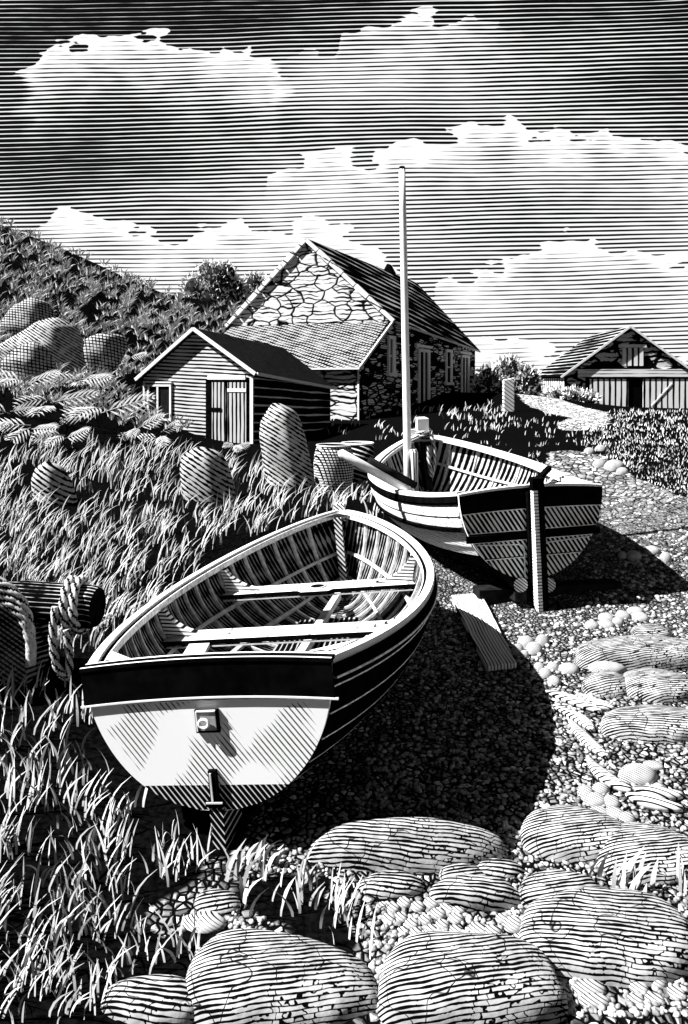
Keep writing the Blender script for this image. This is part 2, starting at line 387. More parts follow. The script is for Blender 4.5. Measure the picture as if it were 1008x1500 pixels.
# ------------------------------------------------------------------ boats
class Hull:
    def __init__(s, L, b0, bm, tm, pp, q, z0, zm, z1, k0, krise, kbow, round_=1.0):
        s.__dict__.update(locals())
    def b(s, t):
        if t < s.tm: return s.b0 + (s.bm - s.b0) * (1 - ((s.tm - t) / s.tm) ** 2)
        return s.bm * max(0.0, 1 - ((t - s.tm) / (1 - s.tm)) ** s.pp) ** s.q
    def sz(s, t): return s.z0 * (1 - t) * (1 - 2 * t) + s.zm * 4 * t * (1 - t) + s.z1 * t * (2 * t - 1)
    def kz(s, t):
        k = s.k0
        if t < .3: k += s.krise * (1 - t / .3) ** 2
        if t > .72: k += s.kbow * ((t - .72) / .28) ** 2.2
        return k
    def pt(s, t, v, side, off=0.0):
        def xz(v):
            a = v * math.pi / 2; w = 1 - .55 * max(0, (t - .45) / .55) ** 1.5
            return s.b(t) * (w * math.sin(a) ** .92 + (1 - w) * v), s.kz(t) + (s.sz(t) - s.kz(t)) * (1 - math.cos(a)) ** (.96)
        v = max(v, .0005); x, z = xz(v); e = .01
        x1, z1 = xz(max(v - e, .0004)); x2, z2 = xz(v + e); d = Vector((x2 - x1, z2 - z1)); d = d.normalized() if d.length > 1e-9 else Vector((0, 1))
        return Vector((side * (x + d.y * off), t * s.L, z - d.x * off))
    def halfw(s, t, z, off=-.05):
        lo, hi = 0.0, 1.0
        for _ in range(26):
            m = (lo + hi) / 2
            if s.pt(t, m, 1).z < z: lo = m
            else: hi = m
        return max(0.01, s.pt(t, hi, 1, off).x)
TS = [1 - (1 - i / 44) ** 1.7 for i in range(45)]

def build_boat(H, root, spec):
    n = spec['planks']
    # outer planking: overlapping strakes
    mb = MB()
    for sd in (-1, 1):
        for j in range(n):
            va, vb = j / n, (j + 1) / n
            prof = [(va, .000), (va, .016), (va + (vb - va) * spec.get('edgew', .06), .0155), (va + (vb - va) * .55, .009), (vb, .001)]
            rows = [[H.pt(t, v, sd, o * min(1, (1.02 - t) * 6)) for t in TS] for v, o in prof]
            mat = spec['strake_mat'](j)
            mb.grid(rows, (lambda i, jj, mt=mat: spec['edge'] if i <= 1 and spec['edge'] is not None and j > 0 else mt), flip=(sd < 0))
    mb.build('hull', spec['hull_mats'], root)
    mb = MB()
    for sd in (-1, 1):
        rows = [[H.pt(t, v, sd, -.022) for t in TS] for v in [i / 16 for i in range(17)]]
        mb.grid(rows, 0, flip=(sd > 0))
    mb.build('inner_planking', spec['inner'], root, True)
    # gunwale, rubbing strake, inwale
    def rail(name, dx0, dx1, dz0, dz1, mats, topmi=0):
        mb = MB()
        path = [(t, -1) for t in TS] + [(t, 1) for t in reversed(TS[:-1])]
        rows = []
        for (t, sd) in path:
            b = H.b(t); z = H.sz(t); f = 1.0
            # outward direction in plan
            e = .006; bb = (H.b(min(1, t + e)) - H.b(max(0, t - e))) / ((min(1, t + e) - max(0, t - e)) * H.L)
            nx, ny = 1.0, -bb; l = math.hypot(nx, ny); nx, ny = nx / l, ny / l
            if t > .995: nx, ny = (0.0, 1.0)
            def P(dx, dz): return (sd * (b + nx * dx) if b + nx * dx > 0 else 0.0, t * H.L + ny * dx, z + dz)
            rows.append([P(dx1, dz0), P(dx1, dz1), P(dx0, dz1), P(dx0, dz0), P(dx1, dz0)])
        mb.grid(rows, (lambda i, j: topmi if j == 1 else 0)); return mb.build(name, mats, root)
    g = spec['gunw']
    rail('gunwale', g[0], g[1], -.02, .018, [spec['gunw_mat']])
    rail('rubbing_strake', .004, g[1] + .012, -.085, -.022, [INK])
    if spec['edge'] is not None: rail('rub_rail_lip', .004, g[1] + .016, -.097, -.086, [WORN])
    rail('inwale', g[0] - .026, g[0] - .001, -.045, -.004, [INK])
    rail('inwale_cap', g[0] - .034, g[0] - .026, -.05, -.002, [WORN])
    # ribs
    for t in spec['ribs']:
        for sd in (-1, 1):
            mb = MB(); rows = []
            for v in [.04 + i * .93 / 12 for i in range(13)]:
                row = []
                for dy, o in ((-.009, -.022), (-.009, -.044), (.009, -.044), (.009, -.022)):
                    p = H.pt(t + dy / H.L, v, sd, o); row.append(p)
                rows.append(row)
            mb.grid(rows, 0, flip=(sd > 0)); mb.build('rib', RIB, root)
    # stringers
    for vs in spec['stringers']:
        for sd in (-1, 1):
            mb = MB(); rows = []
            for t in [x for x in TS if x < .985]:
                rows.append([H.pt(t, vs - .012, sd, -.024), H.pt(t, vs - .012, sd, -.066), H.pt(t, vs + .012, sd, -.066), H.pt(t, vs + .012, sd, -.024)])
            mb.grid(rows, 0, flip=(sd < 0)); mb.build('stringer', OFF, root)
    # keel and stem
    mb = MB()
    ks = [i / 30 for i in range(31)]
    rows = [[(-.03, t * H.L, H.kz(t) + .03), (-.025, t * H.L, spec['keelz'](t)), (.025, t * H.L, spec['keelz'](t)), (.03, t * H.L, H.kz(t) + .03)] for t in ks]
    mb.grid(rows, 0); mb.add(rows[0], [(0, 1, 2, 3)]); mb.build('keel', INK, root)

# ---- near dinghy
H1 = Hull(3.872, .683, 1.076, .442, 1.999, .723, .948, .866, 1.10, .12, .08, .16)
boat1 = empty('dinghy', (-.632, 3.969, 0), 'clinker dinghy with white transom, black topsides and two thwarts, on the gravel in front', 'rowing boat', (-.002, -.11, -.184))
build_boat(H1, boat1, dict(planks=8, strake_mat=lambda j: 0, edge=1, hull_mats=[INK, WORN], inner=PLANKIN, gunw=(-.042, .012), gunw_mat=WHITE,
    ribs=[.05 + .0445 * i for i in range(21)], stringers=(.66, .4), keelz=lambda t: .05 + (.12 * max(0, (t - .8) / .2) ** 2)))
def transom(H, root, rows, mats, arch=.03, thick=.04, y=-.004):
    mb = MB(); zs = [r[0] for r in rows]
    def row(z, yy):
        if z >= H.z0 - .001: w = H.b0
        else: w = H.halfw(0, max(z, H.kz(0) + .0004), 0.0) if z > H.kz(0) else .0
        w += .004
        out = []
        for i in range(17):
            u = -1 + i / 8; zz = z
            f = max(0, (z - (H.z0 - .35)) / .35); zz = z + f * arch * (1 - u * u)
            out.append((u * w, yy, zz))
        return out
    fine = []; mi = []
    for (z0, m_), (z1, _) in zip(rows[:-1], rows[1:]):
        st = max(1, int((z1 - z0) / .03))
        for q in range(st): fine.append(z0 + (z1 - z0) * q / st); mi.append(m_)
    fine.append(rows[-1][0])
    fr = [row(z, y - thick) for z in fine]; bk = [row(z, y + .012) for z in fine]
    mb.grid(fr, lambda i, j: mi[i]); mb.grid(bk, 0, flip=True)
    rim_f = [r[0] for r in fr] + fr[-1][1:] + [r[-1] for r in reversed(fr[:-1])]
    rim_b = [r[0] for r in bk] + bk[-1][1:] + [r[-1] for r in reversed(bk[:-1])]
    mb.grid([rim_f, rim_b], len(mats) - 1)
    return mb.build('transom', mats, root)
tr = transom(H1, boat1, [(.20, 3), (.206, 1), (.335, 2), (.76, 3), (.764, 0), (.948, 0)], [INK, TRANS1B, TRANS1, WORN])
# black transom capping with pale trim
mb = MB()
def band(z0, z1, y0, y1, mi, ex=0.02, arch0=.03, arch1=.03):
    rows = []
    for i in range(21):
        u = -1 + i / 10
        def zz(z, a): return z + a * (1 - u * u)
        w = (H1.b0 + ex) * u
        rows.append([(w, y1, zz(z0, arch0)), (w, y0, zz(z0, arch0)), (w, y0, zz(z1, arch1)), (w, y1, zz(z1, arch1)), (w, y1, zz(z0, arch0))])
    mb.grid(rows, mi); mb.add(rows[0][:4], [(3, 2, 1, 0)], mi); mb.add(rows[-1][:4], [(0, 1, 2, 3)], mi)
band(.772, .952, -.056, -.0445, 0, .012); band(.762, .7715, -.060, -.0445, 1, .03); band(.9525, .972, -.062, .02, 0, .018)
cap = mb.build('transom_capping', [INK, WHITE], boat1)
mb = MB(); 
for i in range(20):
    u0, u1 = -.98 + i * .098, -.98 + (i + 1) * .098
    za = .9735 + .03 * (1 - u0 * u0); zb = .9735 + .03 * (1 - u1 * u1); w = H1.b0 + .03
    for y0, y1 in ((-.060, -.046), (.0, .018)):
        mb.add([(u0 * w, y0, za), (u1 * w, y0, zb), (u1 * w, y1, zb), (u0 * w, y1, za)], [(0, 1, 2, 3)])
mb.build('capping_edge', WHITE, cap)
# drain plate, gudgeon, skeg
mb = MB(); mb.box((-.065, -.062, .615), (.065, -.0455, .735)); pl = mb.build('mooring_plate', INK, boat1)
mb = MB(); mb.box((-.05, -.068, .63), (.05, -.0625, .725)); mb.box((-.052, -.075, .728), (.052, -.0625, .734), 1); mb.box((-.056, -.075, .628), (-.0505, -.0625, .728), 1); mb.build('plate_face', [MIDW, WHITE], pl)
mb = MB()
ring = [(-.01 + .026 * math.cos(a), -.085, .672 + .022 * math.sin(a)) for a in np.linspace(0, 2 * math.pi, 20)]
mb.tube(ring, .008, 8, caps=False); mb.build('eye_ring', WHITE, pl, True)
mb = MB(); mb.box((-.022, -.07, .255), (.022, -.0452, .42)); mb.box((-.05, -.074, .235), (.05, -.0452, .254)); gd = mb.build('gudgeon', INK, boat1)
mb = MB(); mb.box((-.014, -.078, .262), (-.004, -.0705, .41)); mb.box((-.045, -.08, .2545), (.045, -.0745, .262)); mb.build('gudgeon_edge', OFF, gd)
mb = MB(); mb.hexa([(-.03, -.075, .0), (.036, -.075, .0), (.036, .2, .03), (-.03, .2, .03), (-.036, -.065, .225), (.04, -.065, .225), (.04, .2, .2), (-.036, .2, .2)]); mb.build('skeg', TRANS1B, boat1)
# thwarts
def thwart(H, root, y, z, w, hole=False, th=.035, edge=INK):
    t = y / H.L; mb = MB()
    hw0 = H.halfw((y - w / 2) / H.L, z, -.05); hw1 = H.halfw((y + w / 2) / H.L, z, -.05)
    y0, y1 = y - w / 2, y + w / 2
    top = [(-hw0, y0), (-.16, y0), (-.12, y0 - (.05 if hole else 0)), (.12, y0 - (.05 if hole else 0)), (.16, y0), (hw0, y0), (hw1, y1), (-hw1, y1)]
    nn = len(top)
    mb.add([(a, b, z) for a, b in top], [tuple(range(nn))], 0)
    mb.add([(a, b, z) for a, b in top] + [(a, b, z - th) for a, b in top], [(i + nn, (i + 1) % nn + nn, (i + 1) % nn, i) for i in range(nn)] + [tuple(range(2 * nn - 1, nn - 1, -1))], 1)
    o = mb.build('thwart', [PLANKLT, edge], root)
    mb = MB(); mb.box((-hw0 + .02, y0 - .0, z - th - .02), (hw0 - .02, y0 + .02, z - th - .011)); mb.build('thwart_lip', OFF, o)
    if hole:
        mb = MB(); mb.lathe([(0.0005, .006), (.062, .006)], 24, 0, (0, y - .03, z)); mb.lathe([(.062, .001), (.062, .011), (.076, .011), (.076, .001)], 24, 1, (0, y - .03, z)); mb.build('painted_mast_hole', [INK, OFF], o)  # black disc on the thwart stands in for shade down a hole
    for sd in (-1, 1):        # hanging knees up to the gunwale
        mb = MB(); hw = H.halfw(t, z + .02, -.05); zt = H.sz(t) - .05; xt = H.halfw(t, zt, -.05)
        pts = [(hw - .34, z + .004), (hw, z + .004), (xt, zt), (xt - .05, zt)]
        for q in range(1, 8):
            a = q / 8; x = (1 - a) ** 2 * (xt - .05) + 2 * a * (1 - a) * (hw - .09) + a * a * (hw - .34); zz = (1 - a) ** 2 * zt + 2 * a * (1 - a) * (z + .04) + a * a * (z + .004)
            pts.append((x, zz))
        n2 = len(pts); f = [(sd * x, y - .03, zz) for x, zz in pts]; bk = [(sd * x, y + .03, zz) for x, zz in pts]
        fan = [tuple(range(n2)), tuple(range(2 * n2 - 1, n2 - 1, -1))] + [(i, i + n2, (i + 1) % n2 + n2, (i + 1) % n2) for i in range(n2)]
        mb.add(f + bk, fan); mb.build('knee', KNEE, root)
    return o
thwart(H1, boat1, 1.62, .60, .24); thwart(H1, boat1, 2.62, .66, .24, True)
# stern side benches, floorboards, keelson, stem, breasthook, quarter knees
for sd in (-1, 1):
    mb = MB(); xa = H1.halfw(.03, .56, -.06); xb = H1.halfw(.36, .575, -.06)
    p = [(sd * (xa - .26), .05, .53), (sd * (xa - .1), .05, .53), (sd * (xb - .18), 1.5, .545), (sd * (xb - .34), 1.5, .545)]
    mb.hexa(p + [(x, y, z + .03) for x, y, z in p]); mb.build('side_bench', PLANKLT, boat1)
for i, x in enumerate((-.33, -.11, .11, .33)):
    mb = MB()
    mb.hexa([(x - .09, .3, .27), (x + .09, .3, .27), (x * .6 + .07, 2.9, .27), (x * .6 - .07, 2.9, .27), (x - .09, .3, .29), (x + .09, .3, .29), (x * .6 + .07, 2.9, .29), (x * .6 - .07, 2.9, .29)])
    mb.build('floorboard', engrave('floorboard_grain_%d' % i, .3, .002, (1, .08, 0), 22, .3, .2, 2, .5, (10, 2, 5)) if i == 0 else MATS['floorboard_grain_0'], boat1)
mb = MB(); mb.hexa([(-.04, .2, .29), (.04, .2, .29), (.03, 3.35, .34), (-.03, 3.35, .34), (-.04, .2, .34), (.04, .2, .34), (.03, 3.35, .40), (-.03, 3.35, .40)]); mb.build('keelson', OFF, boat1)
mb = MB(); mb.hexa([(-.035, 3.66, .3), (.035, 3.66, .3), (.02, 3.86, .3), (-.02, 3.86, .3), (-.04, 3.70, 1.06), (.04, 3.70, 1.06), (.02, 3.87, 1.06), (-.02, 3.87, 1.06)]); mb.build('inner_stem', engrave('stem_hatched', .6, .002, (1, .1, .8), 30, .5, .1, 3, .4), boat1)
def breasthook(H, root, t0, mat):
    mb = MB(); z = H.sz(.97) + .003; xs = [t0 + (1 - t0) * i / 6 for i in range(7)]
    rows = [[(-max(H.b(t) - .05, 0), t * H.L - .02, H.sz(t) - .004), (0, t * H.L - .02 - (.12 * (1 - (t - t0) / (1 - t0))) * 0, H.sz(t) - .002), (max(H.b(t) - .05, 0), t * H.L - .02, H.sz(t) - .004)] for t in xs]
    mb.grid(rows); mb.build('breasthook', mat, root)
breasthook(H1, boat1, .965, DARKW)
mb = MB(); mb.hexa([(-.06, 3.83, 1.0), (.06, 3.83, 1.0), (.05, 3.98, 1.0), (-.05, 3.98, 1.0), (-.055, 3.84, 1.175), (.055, 3.84, 1.175), (.045, 3.96, 1.18), (-.045, 3.96, 1.18)]); mb.build('stem_head', engrave('stem_head_hatch', .7, .002, (.7, 0, .7), 34, .6, .05, 2, .2), boat1)
for sd in (-1, 1):
    mb = MB(); z = .952; p = [(sd * .62, .02, z), (sd * .62, .02, z - .04), (sd * .34, .02, z - .04), (sd * .34, .02, z), (sd * .745, .38, z - .035), (sd * .745, .38, z - .07)]
    mb.add(p, [(0, 3, 4) if sd > 0 else (4, 3, 0), (1, 5, 2), (2, 3, 4, 5), (0, 1, 2, 3)]); mb.build('quarter_knee', DOTW, boat1)

# ---- far boat with mast
H2 = Hull(3.93, .79, 1.217, .543, 1.839, .806, 1.318, 1.183, 1.556, .33, .06, .3)
boat2 = empty('sailing_boat', (1.983, 7.835, 0), 'pale sided sailing boat with bare mast and rudder, propped behind the dinghy', 'sailing boat', (.012, -.038, .187))
def sm2(j): return 1 if 6 <= j <= 10 else 0
build_boat(H2, boat2, dict(planks=12, strake_mat=sm2, edge=None, hull_mats=[INK, DOTW], inner=engrave('inner_planks_far', .5, .002, (0, 1, .1), 13, .42, .05, 2, .35, (4, 2, 7)), gunw=(-.085, .012), gunw_mat=WHITE,
    ribs=[.08 + .085 * i for i in range(11)], stringers=(.72,), keelz=lambda t: .24 + (.2 * max(0, (t - .75) / .25) ** 2)))
transom(H2, boat2, [(.39, 3), (.397, 1), (.62, 3), (.628, 0), (.64, 1), (.80, 3), (.808, 0), (.90, 3), (.907, 1), (1.10, 3), (1.108, 0), (1.295, 2), (1.318, 2)], [INK, TRANS2, WHITE, WORN], arch=.05)
for sd in (-1, 1):
    for z in (.85,):
        mb = MB(); w = H2.halfw(0, z, 0); mb.hexa([(sd * (w - .28), -.075, z - .035), (sd * (w + .05), -.075, z - .035), (sd * (w + .05), -.045, z - .035), (sd * (w - .28), -.045, z - .035), (sd * (w - .28), -.075, z + .035), (sd * (w + .05), -.075, z + .035), (sd * (w + .05), -.045, z + .035), (sd * (w - .28), -.045, z + .035)]); mb.build('rail_end', INK, boat2)
mb = MB()                      # rub rail along the side
for sd in (-1, 1):
    rows = []
    for t in TS[:-2]:
        rows.append([H2.pt(t, .712, sd, .01), H2.pt(t, .716, sd, .042), H2.pt(t, .746, sd, .042), H2.pt(t, .75, sd, .01)])
    mb.grid(rows, 0, flip=(sd < 0))
mb.build('side_rubbing_rail', INK, boat2)
# deadwood arch lines on the transom
mb = MB()
for sd in (-1, 1):
    pts = [(sd * .11, -.052, .42)] + [(sd * (.11 + .06 * (1 - math.cos(a))), -.052, .70 + .06 * math.sin(a)) for a in np.linspace(0, math.pi / 2, 6)] + [(sd * .62, -.052, .785)]
    mb.tube(pts, .006, 6)
mb.build('transom_moulding', WHITE, boat2)
mb = MB(); mb.box((-.075, -.10, .36), (.085, -.045, 1.3)); mb.build('stern_post', INK, boat2)
rud = MB()
for (xa, xb, mi_) in ((-.045, .004, 0), (.006, .07, 1)):  # pale left and black right halves paint the lit and shaded sides
    rud.hexa([(xa, -.21, .06), (xb, -.21, .06), (xb, -.104, .14), (xa, -.104, .14), (xa, -.2, .52), (xb, -.2, .52), (xb, -.104, .52), (xa, -.104, .52)], mi_)
    rud.hexa([(xa, -.2, .5205), (xb, -.2, .5205), (xb, -.104, .5205), (xa, -.104, .5205), (xa, -.17, 1.33), (xb, -.17, 1.33), (xb, -.104, 1.33), (xa, -.104, 1.33)], mi_)
rud.hexa([(-.055, -.18, 1.331), (.075, -.18, 1.331), (.075, -.10, 1.331), (-.055, -.10, 1.331), (-.05, -.18, 1.45), (.07, -.18, 1.45), (.07, -.10, 1.46), (-.05, -.10, 1.46)], 1)
rudder = rud.build('rudder', [engrave('rudder_dotted', .9, .002, (0, 0, 1), 30, .72, .03, 2, .3, (40, 4, 3)), INK], boat2)
mb = MB(); mb.box((.0705, -.13, .2), (.075, -.122, 1.3)); mb.build('rudder_edge', WHITE, rudder)
mb = MB(); mb.bar((.0, -.16, 1.425), (.30, .16, 1.50), .05, .045); mb.build('tiller', INK, rudder)
thwart(H2, boat2, 1.75, .98, .22, edge=OFF); thwart(H2, boat2, .55, 1.06, .5, edge=OFF)
mb = MB(); mb.hexa([(-.05, 3.55, .75), (.05, 3.55, .75), (.03, 3.85, .75), (-.03, 3.85, .75), (-.05, 3.72, 1.5), (.05, 3.72, 1.5), (.03, 3.9, 1.5), (-.03, 3.9, 1.5)]); mb.build('inner_stem', DARKW, boat2)
mb = MB(); mb.hexa([(-.09, 3.80, 1.50), (.09, 3.80, 1.50), (.07, 4.0, 1.50), (-.07, 4.0, 1.50), (-.08, 3.82, 1.80), (.10, 3.82, 1.80), (.08, 3.98, 1.82), (-.06, 3.98, 1.82)]); mb.bar((-.26, 3.86, 1.60), (.10, 3.86, 1.60), .07, .09); mb.build('stem_head', WHITE, boat2)
breasthook(H2, boat2, .93, DARKW)
bpy.context.view_layer.update()
W2 = boat2.matrix_world.copy(); W2i = W2.inverted()
def loc2(px, py, Y): return W2i @ Vector(un(px, py, Y))
mast = MB(); f0 = loc2(598, 722, 9.1); f0.z -= .1; f1 = loc2(589, 246, 9.1)
def mix3(a, b, t): return a + (b - a) * t
mast.tube([mix3(f0, f1, i / 8) for i in range(9)], [.05 - .011 * i / 8 for i in range(9)], 16)
ms = mast.build('mast', [WHITE], boat2, True)
mb = MB(); c = f1 + Vector((0, 0, .0)); mb.lathe([(.0005, .02), (.03, .018), (.041, .0), (.041, -.015)], 16, 0, c); mb.build('mast_cap', INK, ms, True)
mb = MB(); a = loc2(606, 722, 9.05); b_ = loc2(606, 658, 9.05); mb.tube([a, mix3(a, b_, .93), b_], [.055, .055, .035], 14); mb.build('mast_step', engrave('mast_step_grain', .75, .01, (1, .2, 0), 30, .6, .02, 1, .1, (9, 9, 1)), boat2)
# painter coiled on the stem head
mb = MB()
P = []
for i in range(60):
    a = i / 60 * 2 * math.pi * 2.2; P.append(W2 @ Vector((.11 * math.cos(a), 3.86 + .12 * math.sin(a), 1.63 - .0018 * i)))
q0 = W2 @ Vector((.09, 3.74, 1.52))
P += [q0, W2 @ Vector((.12, 3.66, 1.35)), W2 @ Vector((.09, 3.63, 1.1)), W2 @ Vector((.05, 3.62, .95)), W2 @ Vector((.02, 3.6, 1.1)), W2 @ Vector((.02, 3.66, 1.4))]
mb.tube(smooth_path(P, .015), .028, 15, twist=60, lobes=3, amp=.2); tag(mb.build('painter_rope', ROPE, None, True), 'mooring rope coiled round the stem post of the masted boat', 'rope')
# oar
mb = MB(); a = Vector(un(496, 662, 8.6)); b_ = Vector(un(603, 721, 8.75)); mb.tube([a, mix3(a, b_, .03), mix3(a, b_, .3), mix3(a, b_, 1)], [.02, .05, .052, .045], 12)
oar = mb.build('oar', WHITE, None, True); tag(oar, 'pale oar jutting out over the side of the masted boat', 'oar')
mb = MB(); o2 = Vector((.07, .05, .06)); mb.tube([mix3(a, b_, .33) + o2, mix3(a, b_, .98) + o2], .045, 10); tag(mb.build('oar', DARKW, None, True), 'dark spar lying alongside the pale oar', 'spar')
# log rollers and beam under the far boat
for j, (px, lab) in enumerate(((763, 'round log roller end left of the rudder foot'), (804, 'round log roller end right of the rudder foot'))):
    p = un(px, 857, 7.72); mb = MB(); mb.tube([(p[0], p[1], p[2]), (p[0] - .15, p[1] + 1.6, p[2] - .02)], .075, 16, 0, capmi=1); tag(mb.build('log_roller', [DARKW, LOGEND]), lab, 'log', 'logs under the masted boat')
for j, (x0, x1, zz, lab) in enumerate((((720, 847), (763, 874), .16, 'squared timber baulk lying left of the rudder under the boat'),)):
    mb = MB(); a = Vector(un(*x0, 8.9)); b_ = Vector(un(*x1, 7.72)); mb.bar(a, b_, .12, .1); tag(mb.build('timber_baulk', DARKW), lab, 'timber')
mb = MB(); mb.bar((1.4, 7.95, .175), (3.0, 8.25, .175), .2, .14); tag(mb.build('timber_baulk', DARKW), 'dark cross timber carrying the log rollers under the masted boat', 'timber')
EXCL += [(-.35, 5.9, 1.0), (-.6, 4.7, .8), (-.15, 6.9, .75), (1.8, 8.5, 1.0), (1.55, 9.6, 1.2), (1.35, 10.8, .7)]

# plank on the gravel
mb = MB()
a0, a1 = ground(660, 880), ground(705, 876); b0_, b1_ = ground(713, 987), ground(757, 981)
top = [b0_, b1_, a1, a0]; pl = [(p[0], p[1], p[2] + .015) for p in top]; pu = [(p[0], p[1], p[2] + .06) for p in top]
cx = Vector(np.mean(pl, 0)); cx.z = pl[0][2]; ang = math.atan2(-(a0[0] - b0_[0]), a0[1] - b0_[1])
Mi = (Matrix.Translation(cx) @ Matrix.Rotation(ang, 4, 'Z')).inverted()
mb.hexa([Mi @ Vector(p) for p in pl] + [Mi @ Vector(p) for p in pu])
o = mb.build('plank', engrave('loose_plank_grain', .75, .01, (1, 0, 0), 34, .7, .5, 1.6, .35, (20, 2, 3))); o.location = cx; o.rotation_euler = (0, 0, ang)
tag(o, 'loose grained wooden plank lying on the gravel between the boats', 'plank')
bv = o.modifiers.new('edge', 'BEVEL'); bv.width = .006; bv.segments = 2

# ------------------------------------------------------------------ stones
def ico(sub):
    import bmesh
    b = bmesh.new(); bmesh.ops.create_icosphere(b, subdivisions=sub, radius=1); b.verts.ensure_lookup_table()
    V = np.array([v.co for v in b.verts]); F = np.array([[v.index for v in f.verts] for f in b.faces]); b.free(); return V, F
ICO = {i: ico(i) for i in (2, 3, 4, 5)}
def lump(V, seed, amp, f=1.6):
    r = np.random.default_rng(seed); out = np.zeros(len(V))
    for o in range(4):
        for _ in range(5):
            d = r.normal(size=3); d /= np.linalg.norm(d); out += amp / (1.8 ** o) * np.sin(V @ d * f * 1.8 ** o + r.uniform(0, 6.28)) / 2.2
    return 1 + out
def stone(x0, y0, x1, y1, mat, label, cat='boulder', name='boulder', group=None, dfac=.75, seed=None, sub=4, amp=.09, skew=0.0, tilt=0, box_=.94):
    """rounded stone whose outline fills about x0..x1, y0..y1 of the photo, resting on the terrain"""
    cxp = (x0 + x1) / 2; p = ground(cxp, y1 - (y1 - y0) * .06); Yf = p[1]
    d = dfac * (x1 - x0) * Yf / FPX
    th = np.linspace(-.3, math.pi, 40)
    for _ in range(12):
        Yc = Yf + d * .46; w = (x1 - x0) * Yc / FPX; g = gz((cxp - 504) * Yc / FPX, Yc)
        def top(h): return (HOR + FPX * (EYE - (g + h * np.sin(th))) / (Yc - d / 2 * np.cos(th))).min()
        if top(.18 * w) > y0: break
        d *= .85
    lo, hi = .05 * w, 2.5 * w
    for _ in range(30):
        mid = (lo + hi) / 2
        if top(mid) > y0: lo = mid
        else: hi = mid
    h = lo; seed = seed if seed is not None else int(x0 * 7 + y0)
    V, F = ICO[sub]; s = lump(V, seed, amp)
    Q = np.sign(V) * np.abs(V) ** np.array([box_, box_, .68 if sub > 3 else .9]); Q = Q / np.abs(Q).max(0)
    V2 = Q * s[:, None] * np.array([w / 2, d / 2, h])
    V2[:, 2] *= 1 - skew * Q[:, 0]
    me_o = fast_mesh(name, V2, F, mat); me_o.data.polygons.foreach_set('use_smooth', [True] * len(F))
    me_o.location = ((cxp - 504) * Yc / FPX, Yc, g); me_o.rotation_euler = (0, tilt, 0)
    EXCL.append((me_o.location.x, Yc, max(w, d) * .42))
    return tag(me_o, label, cat, group)
B = 'foreground and shore boulders'
stone(438, 1200, 742, 1282, ROCK, 'long flat boulder lying in the dinghy shadow edge, widest of the front stones', group=B, dfac=.55)
stone(763, 1190, 915, 1268, ROCKB, 'smooth pale boulder just below the stranded driftwood', group=B)
stone(868, 1209, 1030, 1300, ROCKB, 'boulder half hidden behind the grass tuft by the lower shore', group=B)
stone(522, 1276, 622, 1316, ROCK, 'low broken stone tucked under the long flat boulder beside the tufts', 'stone', 'stone', B, sub=3)
stone(640, 1265, 718, 1304, ROCKB, 'small oval stone under the right end of the long flat boulder', 'stone', 'stone', B, sub=3)
stone(700, 1258, 768, 1290, ROCK, 'small smooth stone behind two others by the long flat boulder tip', 'stone', 'stone', B, sub=3)
stone(640, 1286, 772, 1338, ROCK, 'cracked low boulder behind the pebble heap', group=B, sub=4)
stone(746, 1275, 892, 1345, ROCKB, 'domed boulder touching the biggest rounded boulder from behind', group=B)
stone(773, 1313, 1010, 1446, ROCK, 'biggest rounded boulder with chipped facets at the lower corner', group=B, amp=.10, dfac=.75)
stone(548, 1364, 818, 1520, ROCKB, 'large boulder with blocky cracks in front of the pebble heap', group=B, amp=.09, skew=.12, dfac=.68, box_=.68)
stone(262, 1365, 552, 1520, ROCKB, 'long sloping boulder among the front grass tufts', group=B, amp=.10, skew=.35, dfac=.66, box_=.72)
stone(140, 1425, 312, 1515, ROCK, 'boulder nearest the left grass at the bottom edge', group=B)
stone(284, 1302, 352, 1342, ROCKB, 'upper of two small stones stacked in the grass gap', 'stone', 'stone', B, sub=3)
stone(262, 1333, 330, 1370, PEB, 'lower crosshatched stone of the pair in the grass gap', 'stone', 'stone', B, sub=3)
stone(842, 930, 1040, 986, ROCKB, 'broad flat boulder topmost on the right shore', group=B, dfac=.5)
stone(926, 914, 978, 938, ROCK, 'small dark stone resting behind the broad flat boulder', 'stone', 'stone', B, sub=3)
stone(864, 965, 918, 990, PEB, 'small rounded stone in front of the broad flat boulder', 'stone', 'stone', B, sub=3)
stone(850, 982, 928, 1024, ROCKB, 'pale egg shaped stone below the broad flat boulder', 'stone', 'stone', B, sub=3)
stone(910, 980, 1030, 1034, ROCKB, 'humped boulder beside the pale egg shaped stone', group=B)
stone(890, 1034, 1040, 1090, ROCK, 'boulder lying between the humped boulder and the driftwood', group=B)
stone(910, 1120, 962, 1152, PEB, 'round hatched stone beside the curved driftwood', 'stone', 'stone', B, sub=3)
stone(952, 1146, 976, 1168, PEB, 'small pale stone right of the round hatched stone', 'stone', 'stone', B, sub=3)
stone(940, 1113, 972, 1130, PEB, 'small dark stone behind the round hatched stone', 'stone', 'stone', B, sub=3)
def cluster(lst, label, group, mat=PEB):
    for (x, y, w, h) in lst: stone(x - w / 2, y - h / 2, x + w / 2, y + h / 2, mat, label, 'pebble', 'pebble', group, sub=3, dfac=.9, amp=.05)
